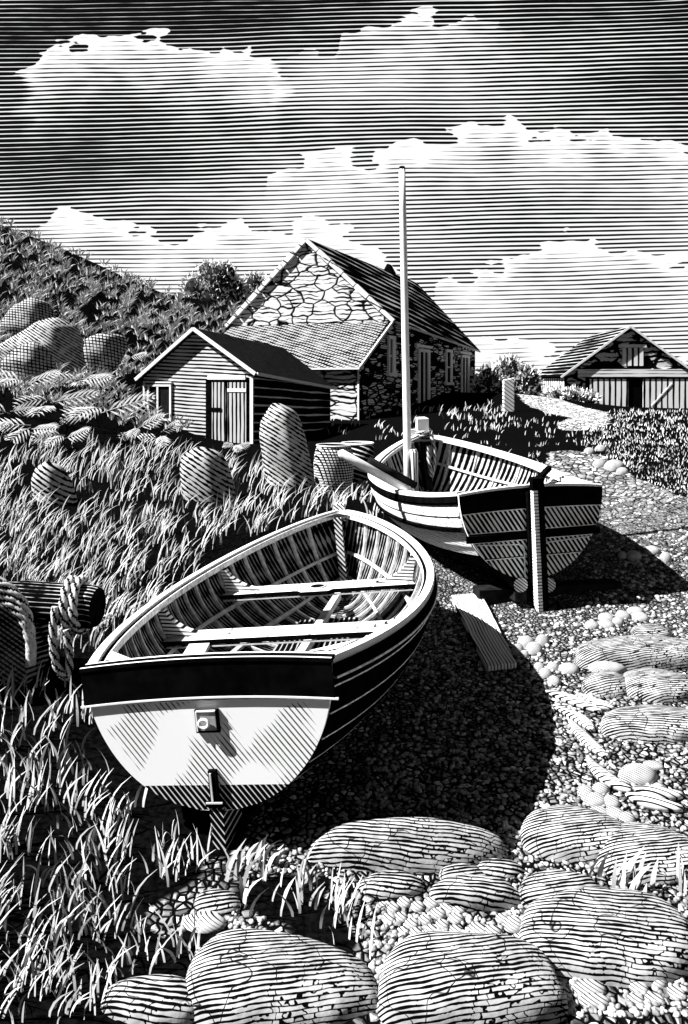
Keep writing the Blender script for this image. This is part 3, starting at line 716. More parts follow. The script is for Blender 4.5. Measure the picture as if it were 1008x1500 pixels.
cluster([(575, 1330, 22, 18), (592, 1322, 22, 18), (612, 1328, 22, 18), (632, 1322, 22, 18), (570, 1346, 22, 18), (588, 1344, 20, 16), (603, 1353, 22, 18), (622, 1348, 22, 18), (642, 1338, 24, 20), (655, 1330, 22, 17), (668, 1345, 22, 18), (648, 1355, 22, 18), (672, 1333, 20, 16), (560, 1328, 16, 14), (632, 1362, 22, 16), (610, 1366, 20, 15), (590, 1364, 20, 15), (668, 1362, 20, 15)],
        'small round pebble in the heap above the blocky cracked boulder', 'pebbles heaped above the blocky cracked boulder')
cluster([(700, 1362, 28, 22), (722, 1365, 26, 22), (752, 1355, 30, 26), (735, 1345, 20, 16), (760, 1376, 24, 20), (775, 1352, 16, 14)], 'rounded pebble left of the biggest boulder', 'pebbles left of the biggest boulder')
cluster([(812, 1458, 50, 36), (864, 1448, 48, 28), (870, 1466, 48, 24)], 'hatched pebble at the bottom edge under the biggest boulder', 'pebbles at the bottom edge')
cluster([(935, 1446, 28, 24), (962, 1438, 28, 26), (930, 1464, 26, 20), (958, 1464, 28, 20), (990, 1455, 26, 22)], 'small pebble in the bottom corner group', 'pebbles in the bottom corner')
cluster([(758, 952, 20, 18), (771, 940, 24, 18), (782, 950, 26, 20), (795, 938, 22, 18), (768, 958, 14, 12)], 'round pebble beside the loose plank end', 'pebbles beside the loose plank')
cluster([(790, 977, 18, 14), (809, 977, 18, 14), (799, 986, 20, 15), (832, 979, 30, 18), (811, 997, 20, 16)], 'pebble below the loose plank end', 'pebbles below the loose plank')
cluster([(867, 915, 20, 13), (888, 905, 24, 14), (888, 915, 26, 15), (905, 910, 18, 12), (913, 901, 22, 14), (931, 895, 24, 13), (938, 904, 24, 14)], 'pale pebble in the row behind the broad flat boulder', 'pebbles behind the broad flat boulder')
cluster([(858, 1160, 24, 20), (880, 1156, 26, 20), (872, 1172, 34, 24), (895, 1175, 26, 20), (878, 1190, 26, 18), (900, 1192, 28, 20), (918, 1198, 24, 20)], 'round pebble in the group left of the driftwood', 'pebbles left of the driftwood')
cluster([(912, 813, 14, 12), (928, 814, 22, 15), (956, 806, 22, 14), (975, 817, 18, 16)], 'pebble at the edge of the masted boat shadow', 'pebbles by the masted boat shadow')
cluster([(863, 660, 16, 10), (880, 656, 18, 11), (878, 678, 20, 14), (900, 682, 30, 18), (912, 690, 18, 12)], 'pale stone at the foot of the turf knoll by the path', 'stones at the foot of the turf knoll')
# standing stones and hillside boulders
def standing(poly, label, mat, Y, th, cat='standing stone', name='standing_stone', ridge=.66):
    """upright stone from its outline: rounded faceted sections with a near arris, so it has a lit and a shaded side"""
    pts = np.array([un(x, y, Y) for x, y in poly]); z0, z1 = pts[:, 2].min(), pts[:, 2].max(); cx = pts[:, 0].mean()
    P = np.vstack([pts, pts[:1]]); rows = []; mb = MB(); r_ = random.Random(int(poly[0][0] + 50))
    zs_ = list(np.linspace(z0, z1 - (z1 - z0) * .012, 22))
    ext = []
    for z in zs_:
        xs = []
        for a, b in zip(P[:-1], P[1:]):
            if (a[2] - z) * (b[2] - z) <= 0 and abs(a[2] - b[2]) > 1e-6: xs.append(a[0] + (z - a[2]) / (b[2] - a[2]) * (b[0] - a[0]))
        ext.append((min(xs), max(xs)))
    e = np.array(ext); e[1:-1] = .5 * e[1:-1] + .25 * (e[:-2] + e[2:])
    wmax = (e[:, 1] - e[:, 0]).max()
    for z, (xl, xr) in zip(zs_, e):
        w_ = xr - xl; f = (w_ / wmax) ** .7; d_ = th * f
        ctl = [(xl, 0), (xl + .12 * w_, -.42 * d_), (xl + ridge * .6 * w_, -.56 * d_), (xl + ridge * w_, -.6 * d_), (xl + (ridge + .16) * w_, -.42 * d_), (xr - .02 * w_, .05 * d_), (xr - .1 * w_, .4 * d_), (xl + .55 * w_, .52 * d_), (xl + .12 * w_, .4 * d_)]
        for _ in range(2):
            n2 = []
            for i in range(len(ctl)):
                a, b = ctl[i], ctl[(i + 1) % len(ctl)]; n2 += [(.78 * a[0] + .22 * b[0], .78 * a[1] + .22 * b[1]), (.22 * a[0] + .78 * b[0], .22 * a[1] + .78 * b[1])]
            ctl = n2
        ww = max(c[0] for c in ctl) - min(c[0] for c in ctl); mx = min(c[0] for c in ctl)
        row = [(xl + (x - mx) / max(ww, 1e-6) * w_ - cx, y + .03 * th * math.sin(4 * x + 7 * z), z - z0) for x, y in ctl]; rows.append(row + row[:1])
    mb.grid(rows, 0); mb.add(rows[-1][:-1], [tuple(range(len(rows[-1]) - 1))])
    ob = mb.build(name, mat, None, True); ob.location = (cx, Y + th * .3, z0)
    EXCL.append((cx, Y + th * .3, th * .5 + .1)); return tag(ob, label, cat)
standing([(378, 640), (380, 615), (398, 590), (418, 593), (435, 605), (446, 640), (456, 685), (466, 720), (390, 728), (385, 690)], 'tall pointed standing stone in front of the plank shed, tallest of the three', STAND, 12.6, .75)
standing([(260, 690), (263, 668), (285, 656), (312, 660), (328, 678), (340, 715), (346, 750), (270, 755), (263, 725)], 'squat standing stone in the grass left of the tall pointed one', STAND, 11.0, .65)
standing([(41, 705), (48, 685), (62, 677), (82, 684), (96, 705), (104, 735), (106, 765), (52, 765), (43, 735)], 'small rounded standing stone in the grass, farthest left of the three', STAND, 10.2, .5)
a_ = un(745, 602, 27); mb = MB(); mb.hexa([(-.2, -.12, -.3), (.2, -.12, -.3), (.2, .12, -.3), (-.2, .12, -.3), (-.2, -.12, 1.12), (.19, -.12, 1.2), (.19, .12, 1.2), (-.2, .12, 1.12)])
gpst = mb.build('gatepost', engrave('pale_slab', .7, .01, (.6, 0, .8), 9, .75, .05, 1, .1)); gpst.location = a_; bv = gpst.modifiers.new('edge', 'BEVEL'); bv.width = .03; bv.segments = 2
tag(gpst, 'slim pale upright slab beside the path by the bush', 'gatepost')
standing([(-8, 480), (10, 450), (40, 433), (62, 440), (74, 458), (74, 500), (10, 500)], 'crosshatched boulder highest up the bracken bank', CROSSR, 20.5, 1.0, 'boulder', 'boulder')
standing([(-20, 510), (20, 488), (50, 466), (80, 463), (105, 478), (113, 500), (122, 545), (60, 560), (-10, 555)], 'largest grey boulder on the bracken bank, long and sloping', STAND, 18.4, 1.2, 'boulder', 'boulder')
standing([(-5, 530), (20, 508), (45, 498), (60, 508), (72, 530), (74, 560), (0, 565)], 'crosshatched boulder in front of the long sloping one on the bank', CROSSR, 16.8, .8, 'boulder', 'boulder')
standing([(117, 520), (122, 495), (140, 488), (178, 489), (181, 505), (172, 530), (150, 552), (128, 548)], 'blunt square topped boulder on the bank toward the shed', CROSSR, 17.6, .8, 'boulder', 'boulder')

# driftwood strands
mbs = [([(800, 1018), (840, 1032), (880, 1048)], 'straight driftwood stick highest on the shore'), ([(812, 1040), (850, 1060), (868, 1075)], 'short driftwood stick under the highest stick'),
       ([(845, 1022), (872, 1036), (900, 1042)], 'driftwood stick pointing at the lowest right boulder'), ([(835, 1062), (858, 1090), (890, 1115)], 'curved weed strand bending down the shore'),
       ([(862, 1118), (885, 1145), (925, 1165)], 'long curved driftwood piece beside the round hatched stone'), ([(918, 1170), (950, 1182), (1000, 1192)], 'thick driftwood piece below the small pale stone'),
       ([(930, 1162), (960, 1170), (1000, 1172)], 'thin stick above the thick driftwood piece')]
for pts, lab in mbs:
    G = [Vector(ground(x, y)) for x, y in pts]; path = []
    for i in range(13):
        t = i / 12; a = (1 - t) ** 2; b_ = 2 * t * (1 - t); c = t * t
        mid = G[1] * 2 - (G[0] + G[2]) * .5; path.append(G[0] * a + mid * b_ + G[2] * c + Vector((0, 0, .03)))
    mb = MB(); mb.tube(path, [.012 + .03 * math.sin(math.pi * (i + .6) / 13.5) for i in range(13)], 8); tag(mb.build('driftwood', WEED, None, True), lab, 'driftwood', 'driftwood on the right shore')

# loose gravel (real little stones on the gravel sheet)
N = 9000
px = rng.uniform(330, 1060, N); py = 690 + 810 * rng.random(N) ** .8
P, hit = ground_many(px, py); ok = hit & (gravel_sd(P[:, :2]) > .05) & clear(P, -.05); P = P[ok]
n = len(P); V0, F0 = ICO[2] if False else (None, None)
import bmesh as _bm
_b = _bm.new(); _bm.ops.create_icosphere(_b, subdivisions=1, radius=1); V0 = np.array([v.co for v in _b.verts]); _b.verts.index_update(); F0 = np.array([[v.index for v in f.verts] for f in _b.faces]); _b.free()
S = rng.uniform(.009, .02, n) * np.clip(P[:, 1] / 5, .8, 2.0); a = rng.uniform(0, 6.28, n)
VV = V0[None] * np.stack([S * 1.25, S * .9, S * .7], 1)[:, None] * rng.uniform(.85, 1.15, (n, len(V0), 1))
ca, sa = np.cos(a)[:, None], np.sin(a)[:, None]
VV = np.stack([VV[..., 0] * ca - VV[..., 1] * sa, VV[..., 0] * sa + VV[..., 1] * ca, VV[..., 2]], 2) + (P + np.array([0, 0, .004]))[:, None]
FF = (F0[None] + (np.arange(n) * len(V0))[:, None, None]).reshape(-1, 3)
g = fast_mesh('gravel', VV.reshape(-1, 3), FF, plain('loose_gravel_stone', .32, .85, 16)); g.data.polygons.foreach_set('use_smooth', [True] * len(FF)); tag(g, 'loose white gravel scattered over the shore', 'gravel', kind='stuff')

# ------------------------------------------------------------------ buildings
def ax(px, O, a):   # distance along a wall line from O in direction a that shows at photo column px
    k_ = (px - 504) / FPX; return (k_ * O[1] - O[0]) / (a[0] - k_ * a[1])
YAW = math.radians(22.6); AX = (math.sin(YAW), math.cos(YAW))
# --- cottage: local x to the right, y along the ridge, origin at the near right corner
HO = (.52, 27.0)
house = empty('stone_cottage', (HO[0], HO[1], 0), 'big stone cottage with pale rubble gable and lean-to, behind the shed', 'house', (0, 0, -YAW))
LT, LEN, WD = 3.4, 18.8, 7.35; zb = .55
ez0, ez1, rz = 4.85, 4.2, 8.2
mb = MB()
lz = 2.98
# lean-to walls (front y=0, right x=0, left x=-WD)
mb.add([(-WD, 0, zb), (0, 0, zb), (0, 0, lz), (-WD, 0, lz)], [(0, 1, 2, 3)], 0)
mb.add([(0, 0, zb), (0, LT, zb), (0, LT, ez0), (0, 0, lz)], [(0, 1, 2, 3)], 1)
mb.add([(-WD, 0, zb), (-WD, LT, zb), (-WD, LT, ez0), (-WD, 0, lz)], [(3, 2, 1, 0)], 1)
# main walls
mb.add([(-WD, LT, zb), (0, LT, zb), (0, LT, ez0), (-WD / 2, LT, rz), (-WD, LT, ez0)], [(0, 1, 2, 3, 4)], 0)
mb.add([(0, LT, zb), (0, LEN, zb), (0, LEN, ez1), (0, LT, ez0)], [(0, 1, 2, 3)], 1)
mb.add([(-WD, LT, zb), (-WD, LEN, zb), (-WD, LEN, ez1), (-WD, LT, ez0)], [(3, 2, 1, 0)], 1)
mb.add([(-WD, LEN, zb), (0, LEN, zb), (0, LEN, ez1), (-WD / 2, LEN, rz), (-WD, LEN, ez1)], [(4, 3, 2, 1, 0)], 1)
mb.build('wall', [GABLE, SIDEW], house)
def slab(mb, a, b, c, d, th=.12, mi=0):   # a,b,c,d top quad; thickened downward along its normal
    a, b, c, d = map(Vector, (a, b, c, d)); n_ = (b - a).cross(d - a).normalized() * th
    mb.hexa([a - n_, b - n_, c - n_, d - n_, a, b, c, d], mi)
ov = .22; kx = (rz - ez0) / (WD / 2)
mb = MB()
slab(mb, (ov, LT - .03, ez0 - ov * kx + .16), (ov, LEN + .25, ez1 - ov * kx + .16), (-WD / 2, LEN + .25, rz + .16), (-WD / 2, LT - .03, rz + .16))
slab(mb, (-WD / 2, LT - .03, rz + .162), (-WD / 2, LEN + .25, rz + .162), (-WD - ov, LEN + .25, ez1 - ov * kx + .16), (-WD - ov, LT - .03, ez0 - ov * kx + .16))
roof = mb.build('roof', [SLATE], house)
mb = MB(); mb.hexa([(-WD / 2 - .3, 13.6, rz + .05), (-WD / 2 + .3, 13.6, rz + .05), (-WD / 2 + .3, 14.3, rz + .05), (-WD / 2 - .3, 14.3, rz + .05), (-WD / 2 - .05, 13.7, rz + .55), (-WD / 2 + .05, 13.7, rz + .55), (-WD / 2 + .05, 14.2, rz + .55), (-WD / 2 - .05, 14.2, rz + .55)]); mb.build('ridge_vent', INK, roof)
mb = MB()
for sx in (1, -1):   # pale coping stones along the gable verge
    x0 = 0 if sx > 0 else -WD
    for i in range(7):
        t0, t1 = i / 7 + .006, (i + 1) / 7 - .006
        A_ = Vector((x0 + sx * ov, LT - .07, ez0 - ov * kx + .10)); B_ = Vector((-WD / 2, LT - .07, rz + .10))
        mb.bar(mix3(A_, B_, t0), mix3(A_, B_, t1), .16, .15 + .03 * ((i * 7) % 3), up=(0, 0, 1))
mb.build('gable_coping', engrave('coping_stone', .75, .02, (.5, 0, .8), 2.2, .9, .2, .5, .2), roof)
mb = MB(); slab(mb, (-WD - .1, -.25, lz - .12), (.14, -.25, lz - .12), (.14, LT - .02, ez0 - .1), (-WD - .1, LT - .02, ez0 - .1), .1); lr = mb.build('lean_to_roof', HATCHR, house)
mb = MB(); mb.bar((.15, -.25, lz - .12), (.15, LT, ez0 - .1), .05, .1); mb.bar((-WD, -.26, lz - .15), (.14, -.26, lz - .15), .05, .06); mb.build('eaves_edge', WHITE, lr)
mb = MB(); mb.bar((ov + .03, LT + .1, ez0 - ov * kx + .07), (ov + .03, LEN + .2, ez1 - ov * kx + .07), .05, .09); mb.build('gutter', OFF, roof)
mb = MB(); mb.box((-.03, -.03, zb), (.03, -.004, lz - .2)); mb.build('quoin', WHITE, house)
def zat(px, py, s_): Y = HO[1] + AX[1] * s_; return EYE - (py - HOR) * Y / FPX
def opening(kind, xa, xb, ya, yb, lintel=False):
    s0, s1 = ax(xa, HO, AX), ax(xb, HO, AX); sm = (s0 + s1) / 2; z1_, z0_ = zat(0, ya, sm), zat(0, yb, sm)
    mb = MB(); w = .16
    mb.box((.004, s1 - w * 2.2, z0_), (.09, s1, z1_)); mb.box((.004, s0, z0_), (.09, s0 + w, z1_)); mb.box((.004, s0, z1_), (.10, s1, z1_ + .14))
    if lintel: mb.box((.004, s0 - .5, z1_ + .2), (.12, s1 + .3, z1_ + .32))
    if kind == 'window': mb.box((.004, s0 - .1, z0_ - .14), (.14, s1 + .1, z0_)); mb.box((.004, s0, (z0_ + z1_) / 2 - .03), (.07, s1, (z0_ + z1_) / 2 + .03))
    else: mb.box((.004, (s0 + s1) / 2 - .1, z0_), (.06, (s0 + s1) / 2 + .1, z1_))
    o = mb.build(kind, WHITE, house)
    mb = MB(); mb.box((-.03, s0 + w, z0_), (.03, s1 - w * 2.2, z1_)); mb.build('pane' if kind == 'window' else 'door_leaf', GLASS, o)
opening('window', 567, 577, 497, 546); opening('door', 612, 628, 516, 598, True); opening('window', 652, 661, 516, 560, False); opening('door', 675, 686, 524, 594, True)
# --- plank shed
SO = (-2.22, 18.5)
shed = empty('plank_shed', (SO[0], SO[1], 0), 'small weatherboarded shed with dark roof and plank doors, in front of the cottage', 'shed', (0, 0, -YAW))
SW, SL = 3.32, 4.7; zs = .55
ze0r, ze0l, zr0, ze1, zr1 = 2.64, 2.50, 3.70, 2.22, 3.38
mb = MB()
mb.add([(-SW, 0, zs), (0, 0, zs), (0, 0, ze0r), (-SW / 2, 0, zr0), (-SW, 0, ze0l)], [(0, 1, 2, 3, 4)], 0)
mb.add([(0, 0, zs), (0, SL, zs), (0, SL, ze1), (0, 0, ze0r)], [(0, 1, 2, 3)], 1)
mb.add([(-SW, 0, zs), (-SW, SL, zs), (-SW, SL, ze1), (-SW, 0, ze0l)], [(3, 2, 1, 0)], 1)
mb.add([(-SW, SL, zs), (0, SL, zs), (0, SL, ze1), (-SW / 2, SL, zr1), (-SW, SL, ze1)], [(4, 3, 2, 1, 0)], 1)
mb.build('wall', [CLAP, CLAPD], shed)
mb = MB(); o_ = .13
slab(mb, (o_, -.14, ze0r - .09 + .06), (o_, SL + .1, ze1 - .09 + .06), (-SW / 2, SL + .1, zr1 + .06), (-SW / 2, -.14, zr0 + .06), .06)
slab(mb, (-SW / 2, -.14, zr0 + .062), (-SW / 2, SL + .1, zr1 + .062), (-SW - o_, SL + .1, ze1 - .09 + .06), (-SW - o_, -.14, ze0l - .09 + .06), .06)
sr = mb.build('roof', engrave('felt_roof', .02, .004, (0, 1, .3), 6, .5, .3, 2, .5), shed)
mb = MB()
for A_, B_ in (((o_, -.165, ze0r - .06), (-SW / 2, -.165, zr0 + .03)), ((-SW - o_, -.165, ze0l - .06), (-SW / 2, -.165, zr0 + .03))): mb.bar(A_, B_, .045, .085)
mb.build('barge_board', WHITE, sr)
mb = MB(); mb.bar((o_ + .02, -.1, ze0r - .06), (o_ + .02, SL + .1, ze1 - .06), .04, .08); mb.build('eaves_board', WHITE, sr)
mb = MB(); mb.box((-.10, -.03, zs), (-.012, -.003, ze0r - .12)); mb.build('corner_board', WHITE, shed)
mb = MB(); mb.box((-SW + .01, -.03, zs), (-SW + .06, -.003, ze0l - .1)); mb.build('corner_board', WHITE, shed)
FX = (-AX[1], AX[0])    # along the front wall leftwards
def sx_(px): return -ax(px, SO, FX)
def zf(px, py): s_ = -sx_(px); Y = SO[1] + FX[1] * s_; return EYE - (py - HOR) * Y / FPX
xa, xb = sx_(302), sx_(366)
mb = MB(); mb.box((xa, -.02, zs), (xb, -.004, zf(334, 555))); dr = mb.build('door', INK, shed)
xm = sx_(334)
for (p, q, mt) in ((sx_(312), sx_(332), BOARDV), (sx_(335), sx_(362), BOARDV)):
    mb = MB(); mb.box((p, -.05, zs), (q, -.0205, zf(334, 560))); mb.build('door_leaf', mt, dr)
mb = MB(); mb.box((sx_(311), -.07, zf(320, 602)), (sx_(326), -.0505, zf(320, 597))); mb.build('hinge', INK, dr)
mb = MB(); mb.box((sx_(335), -.064, zf(350, 574)), (sx_(362), -.0505, zf(350, 569))); mb.build('door_rail', WHITE, dr)
mb = MB(); mb.box((sx_(306), -.07, zf(334, 556)), (sx_(361), -.0205, zf(334, 550))); mb.build('lintel', WHITE, shed)
xa, xb = sx_(217), sx_(252); za, zc = zf(235, 613), zf(235, 566)
mb = MB(); w = .05
mb.box((xa, -.05, za), (xa + w, -.004, zc)); mb.box((xb - w, -.05, za), (xb, -.004, zc)); mb.box((xa, -.052, zc), (xb, -.004, zc + w)); mb.box((xa, -.06, za - .05), (xb, -.004, za)); mb.box(((xa + xb) / 2 - w / 2 - .05, -.045, za), ((xa + xb) / 2 + w / 2 - .05, -.004, zc)); mb.box((xa - .03, -.06, zf(235, 561)), (xb + .02, -.004, zf(235, 559)))
wn = mb.build('window', WHITE, shed)
mb = MB(); mb.box((xa + w, -.012, za), (xb - w, -.003, zc)); mb.build('pane', GLASS, wn)
# --- barn
barn = empty('stone_barn', (13.2, 45, 0), 'low stone barn with striped roof and wide board doors, far beyond the path', 'barn', (0, 0, -.09))
BW, BL = 7.55, 10.0; zbb = .3; be, br_ = 2.66, 5.48
mb = MB()
mb.add([(0, 0, zbb), (BW, 0, zbb), (BW, 0, be), (BW / 2, 0, br_), (0, 0, be)], [(0, 1, 2, 3, 4)], 0)
mb.add([(0, 0, zbb), (0, BL, zbb), (0, BL, be), (0, 0, be)], [(3, 2, 1, 0)], 1)
mb.add([(BW, 0, zbb), (BW, BL, zbb), (BW, BL, be), (BW, 0, be)], [(0, 1, 2, 3)], 0)
mb.add([(0, BL, zbb), (BW, BL, zbb), (BW, BL, be), (BW / 2, BL, br_), (0, BL, be)], [(4, 3, 2, 1, 0)], 0)
mb.build('wall', [BARNW, BOARDB2], barn)
mb = MB(); kb = (br_ - be) / (BW / 2)
slab(mb, (BW + .2, -.25, be - .2 * kb + .12), (BW + .2, BL + .2, be - .2 * kb + .12), (BW / 2, BL + .2, br_ + .12), (BW / 2, -.25, br_ + .12), .12)
slab(mb, (BW / 2, -.25, br_ + .122), (BW / 2, BL + .2, br_ + .122), (-.25, BL + .2, be - .25 * kb + .12), (-.25, -.25, be - .25 * kb + .12), .12)
rf = mb.build('roof', [SLATEB], barn)
mb = MB()
for A_, B_ in (((BW + .2, -.29, be - .2 * kb + .08), (BW / 2, -.29, br_ + .08)), ((-.25, -.29, be - .25 * kb + .08), (BW / 2, -.29, br_ + .08))): mb.bar(A_, B_, .06, .12)
mb.build('barge_board', WHITE, rf)
def bx(px): return (px - 827) / 24.4
def bz(py): return EYE - (py - HOR) / 24.4
mb = MB(); mb.box((bx(846), -.16, bz(552)), (bx(1006), -.003, bz(541))); mb.build('lintel', engrave('long_lintel', .85, .02, (0, 0, 1), 5, .8, .1, .5, .5, (.6, 1, 3)), barn)
mb = MB(); mb.box((bx(857), -.02, zbb), (bx(1004), -.004, bz(552))); bd = mb.build('doorway_shade', INK, barn)  # flat black sheet stands in for the unlit opening behind the leaves
for p, q in ((863, 917), (938, 1003)):
    mb = MB(); mb.box((bx(p), -.10, zbb), (bx(q), -.03, bz(555))); lf = mb.build('door_leaf', BOARDB, bd)
    if p == 938:
        mb = MB(); mb.bar((bx(950), -.115, bz(594)), (bx(978), -.115, bz(562)), .03, .07); mb.build('door_brace', WHITE, lf)
mb = MB(); mb.box((bx(909), -.06, bz(536)), (bx(940), -.004, bz(510))); ld = mb.build('loft_door', BOARDB, barn)
mb = MB(); mb.box((bx(904), -.09, bz(509.5)), (bx(943), -.004, bz(505))); mb.build('loft_lintel', WHITE, barn)

# ------------------------------------------------------------------ pots and mooring post
p = ground(487, 722)
pot = empty('lobster_pot', (p[0] + .02, 12.1, p[2]), 'dotted woven barrel shaped pot beside the tall standing stone', 'barrel')
mb = MB(); mb.lathe([(.27, 0), (.31, .2), (.33, .42), (.31, .62), (.27, .74), (.0005, .75)], 30); mb.build('pot_body', DOTB, pot, True)
mb = MB(); mb.tube([(.275 * math.cos(a), .275 * math.sin(a), .75) for a in np.linspace(0, 2 * math.pi, 30)], .013, 6, caps=False); mb.build('hoop', WHITE, pot, True)
p = ground(524, 700)
tub = empty('wooden_tub', (un(524, 700, 13.2)[0], 13.2, un(524, 705, 13.2)[2]), 'open topped dark tub with pale rim behind the oar tip', 'tub')
mb = MB(); mb.lathe([(.0005, .02), (.25, .02), (.29, .66), (.26, .66), (.24, .2), (.0005, .15)], 30, 0); mb.build('tub_body', engrave('tub_staves', .55, .002, (.3, .2, 1), 13, .3, .1, 2, .4), tub, True)
mb = MB(); mb.tube([(.275 * math.cos(a), .275 * math.sin(a), .665) for a in np.linspace(0, 2 * math.pi, 34)], .022, 6, caps=False); mb.build('tub_rim', WHITE, tub, True)
EXCL += [(pot.location.x, 12.1, .35), (tub.location.x, 13.2, .3)]
# post with cross log
PX_, PY_ = -2.42, 5.45
gp = gz(PX_, PY_)
post = empty('mooring_post', (PX_, PY_, gp), 'squared timber mooring post with a round cross log, in the grass by the dinghy', 'mooring post')
HPZ = .98 - gp
mb = MB(); mb.box((-.2, -.2, -.2), (.2, .2, HPZ - .12)); mb.hexa([(-.2, -.2, HPZ - .12), (.2, -.2, HPZ - .12), (.2, .2, HPZ - .12), (-.2, .2, HPZ - .12), (-.15, -.15, HPZ - .06), (.15, -.15, HPZ - .06), (.15, .15, HPZ - .06), (-.15, .15, HPZ - .06)])
mb.build('upright', engrave('post_crosshatch', .3, .002, (.55, .2, .8), 34, .40, .1, 2, .5, second=((-.6, .1, .8), 30, .8)), post)
mb = MB(); mb.tube([(-.1, .0, HPZ - .14), (.1, .0, HPZ - .13), (.62, -.08, HPZ - .15), (.66, -.085, HPZ - .15)], [.14, .145, .15, .135], 24, 0, capmi=1)
mb.build('cross_log', [engrave('log_dark', .5, .002, (.1, .6, .8), 34, .1, .1, 2, .6), INK], post)
mb = MB()
def coil(cx_, cy_, cz_, r, turns, axis, pitch, n=90, ph=0, rz_=1.0):
    P = []
    for i in range(n + 1):
        a = ph + 2 * math.pi * turns * i / n; s_ = pitch * i / n
        if axis == 'x': P.append((cx_ + s_, cy_ + r * math.cos(a), cz_ + r * rz_ * math.sin(a)))
        else: P.append((cx_ + r * math.cos(a), cy_ + r * math.sin(a), cz_ + s_))
    return P
wp = lambda L_: [(PX_ + x, PY_ + y, gp + z) for x, y, z in L_]
mb.tube(smooth_path(wp(coil(.44, -.06, HPZ - .14, .175, 2.0, 'x', .13, 60))), .028, 15, twist=70, lobes=3, amp=.22)
mb.tube(smooth_path(wp([(.42, -.24, HPZ - .1), (.41, -.27, HPZ - .3), (.44, -.27, HPZ - .5), (.50, -.25, HPZ - .58), (.52, -.25, HPZ - .45), (.50, -.26, HPZ - .25)])), .025, 15, twist=70, lobes=3, amp=.22)
tag(mb.build('rope', ROPE, None, True), 'rope wound round the cross log with a loop hanging down', 'rope')
mb = MB()
for q in range(3):
    e = q * .07
    P = [(-.42, -.15 - .02 * q, HPZ - .16 + e), (-.3, -.23, HPZ - .05 + e * .9), (-.12, -.26, HPZ + .0 + e * .8), (.06, -.26, HPZ - .04 + e * .75), (.2, -.26, HPZ - .17 + e * .7), (.25, -.25, HPZ - .36 + e * .5), (.25, -.25, HPZ - .5)]
    mb.tube(smooth_path(wp(P)), .03, 15, twist=60, lobes=3, amp=.22)
tag(mb.build('rope', ROPE, None, True), 'thick rope draped in three turns over the post top', 'rope')
V, F = ICO[4]; fl = fast_mesh('net_float', V * np.array([.2, .16, .2]), F, engrave('net_covered_float', .6, .002, (.3, .1, 1), 24, .55, .1, 2, .2, second=((1, .3, -.2), 24, .6)))
fl.data.polygons.foreach_set('use_smooth', [True] * len(F)); fl.location = (PX_ - .14, PY_ - .36, gp + HPZ - .33); tag(fl, 'round netted float hung against the mooring post', 'float')
EXCL += [(PX_, PY_, .3), (PX_ + .4, PY_ - .1, .15)]

# ------------------------------------------------------------------ trees, bush, bracken
def leaf_cloud(centres, n, size, asp=.34, up=.6, seed=1):
    r = np.random.default_rng(seed); C = np.array([c[:3] for c in centres]); R = np.array([c[3] for c in centres])
    pk = r.choice(len(C), n, p=R ** 2 / (R ** 2).sum()); d = r.normal(size=(n, 3)); d /= np.linalg.norm(d, axis=1)[:, None]
    pos = C[pk] + d * (R[pk] * r.uniform(.86, 1.06, n))[:, None]
    dirv = d + np.array([0, 0, up]) + r.normal(size=(n, 3)) * .45; dirv /= np.linalg.norm(dirv, axis=1)[:, None]
    sd = np.cross(dirv, r.normal(size=(n, 3))); sd /= np.linalg.norm(sd, axis=1)[:, None]
    s = size * r.uniform(.6, 1.3, n)[:, None]; w = sd * s * asp * .5; tip = pos + dirv * s; mid = pos + dirv * s * .5
    V = np.stack([pos, mid + w, tip, mid - w], 1).reshape(-1, 3); F = np.arange(n * 4).reshape(-1, 4)
    return V, F
def tree(name, px, pbot, Y, blobs, n, size, label, cat, trunk=True, mat=LEAFT):
    base = un(px, pbot, Y); root = empty(name, base, label, cat)
    C = []
    for (bx_, by_, r_) in blobs:
        p_ = un(bx_, by_, Y); C.append((p_[0] - base[0], rnd.uniform(-.3, .3) * r_ * Y / FPX, p_[2] - base[2], r_ * Y / FPX))
    V, F = leaf_cloud(C, n, size, seed=int(px)); crown = fast_mesh('crown', V, F, mat, root)
    Vc = []; Fc = []
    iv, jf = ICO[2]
    inner = MB()  # dark core added so the gaps between leaves look shaded
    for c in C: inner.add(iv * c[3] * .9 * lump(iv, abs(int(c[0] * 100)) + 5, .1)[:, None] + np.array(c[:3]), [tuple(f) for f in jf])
    inner.build('crown_shade_core', TRUNK, crown, True)
    mb = MB(); top = C[0]
    mb.tube([(0, 0, -.6), (0, 0, .2), (top[0] * .5, 0, top[2] * .6), (top[0], 0, top[2])], [top[3] * .16, top[3] * .13, top[3] * .1, top[3] * .05], 8)
    for c in C[1:5]: mb.tube([(top[0] * .4, 0, top[2] * .35), (c[0], c[1], c[2])], [top[3] * .07, top[3] * .03], 6)
    mb.build('trunk', TRUNK, root, True); return root
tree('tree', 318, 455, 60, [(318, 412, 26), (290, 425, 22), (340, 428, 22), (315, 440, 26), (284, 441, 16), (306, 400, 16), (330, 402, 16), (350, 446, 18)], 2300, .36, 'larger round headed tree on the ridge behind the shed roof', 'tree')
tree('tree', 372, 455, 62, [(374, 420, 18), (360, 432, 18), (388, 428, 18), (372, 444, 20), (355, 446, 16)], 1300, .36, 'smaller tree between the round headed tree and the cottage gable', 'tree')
tree('bush', 742, 588, 43, [(742, 552, 26), (716, 556, 18), (768, 556, 20), (728, 566, 22), (760, 568, 22), (745, 540, 18), (706, 566, 14), (782, 568, 14)], 2300, .30, 'round leafy bush between the cottage and the barn', 'bush')
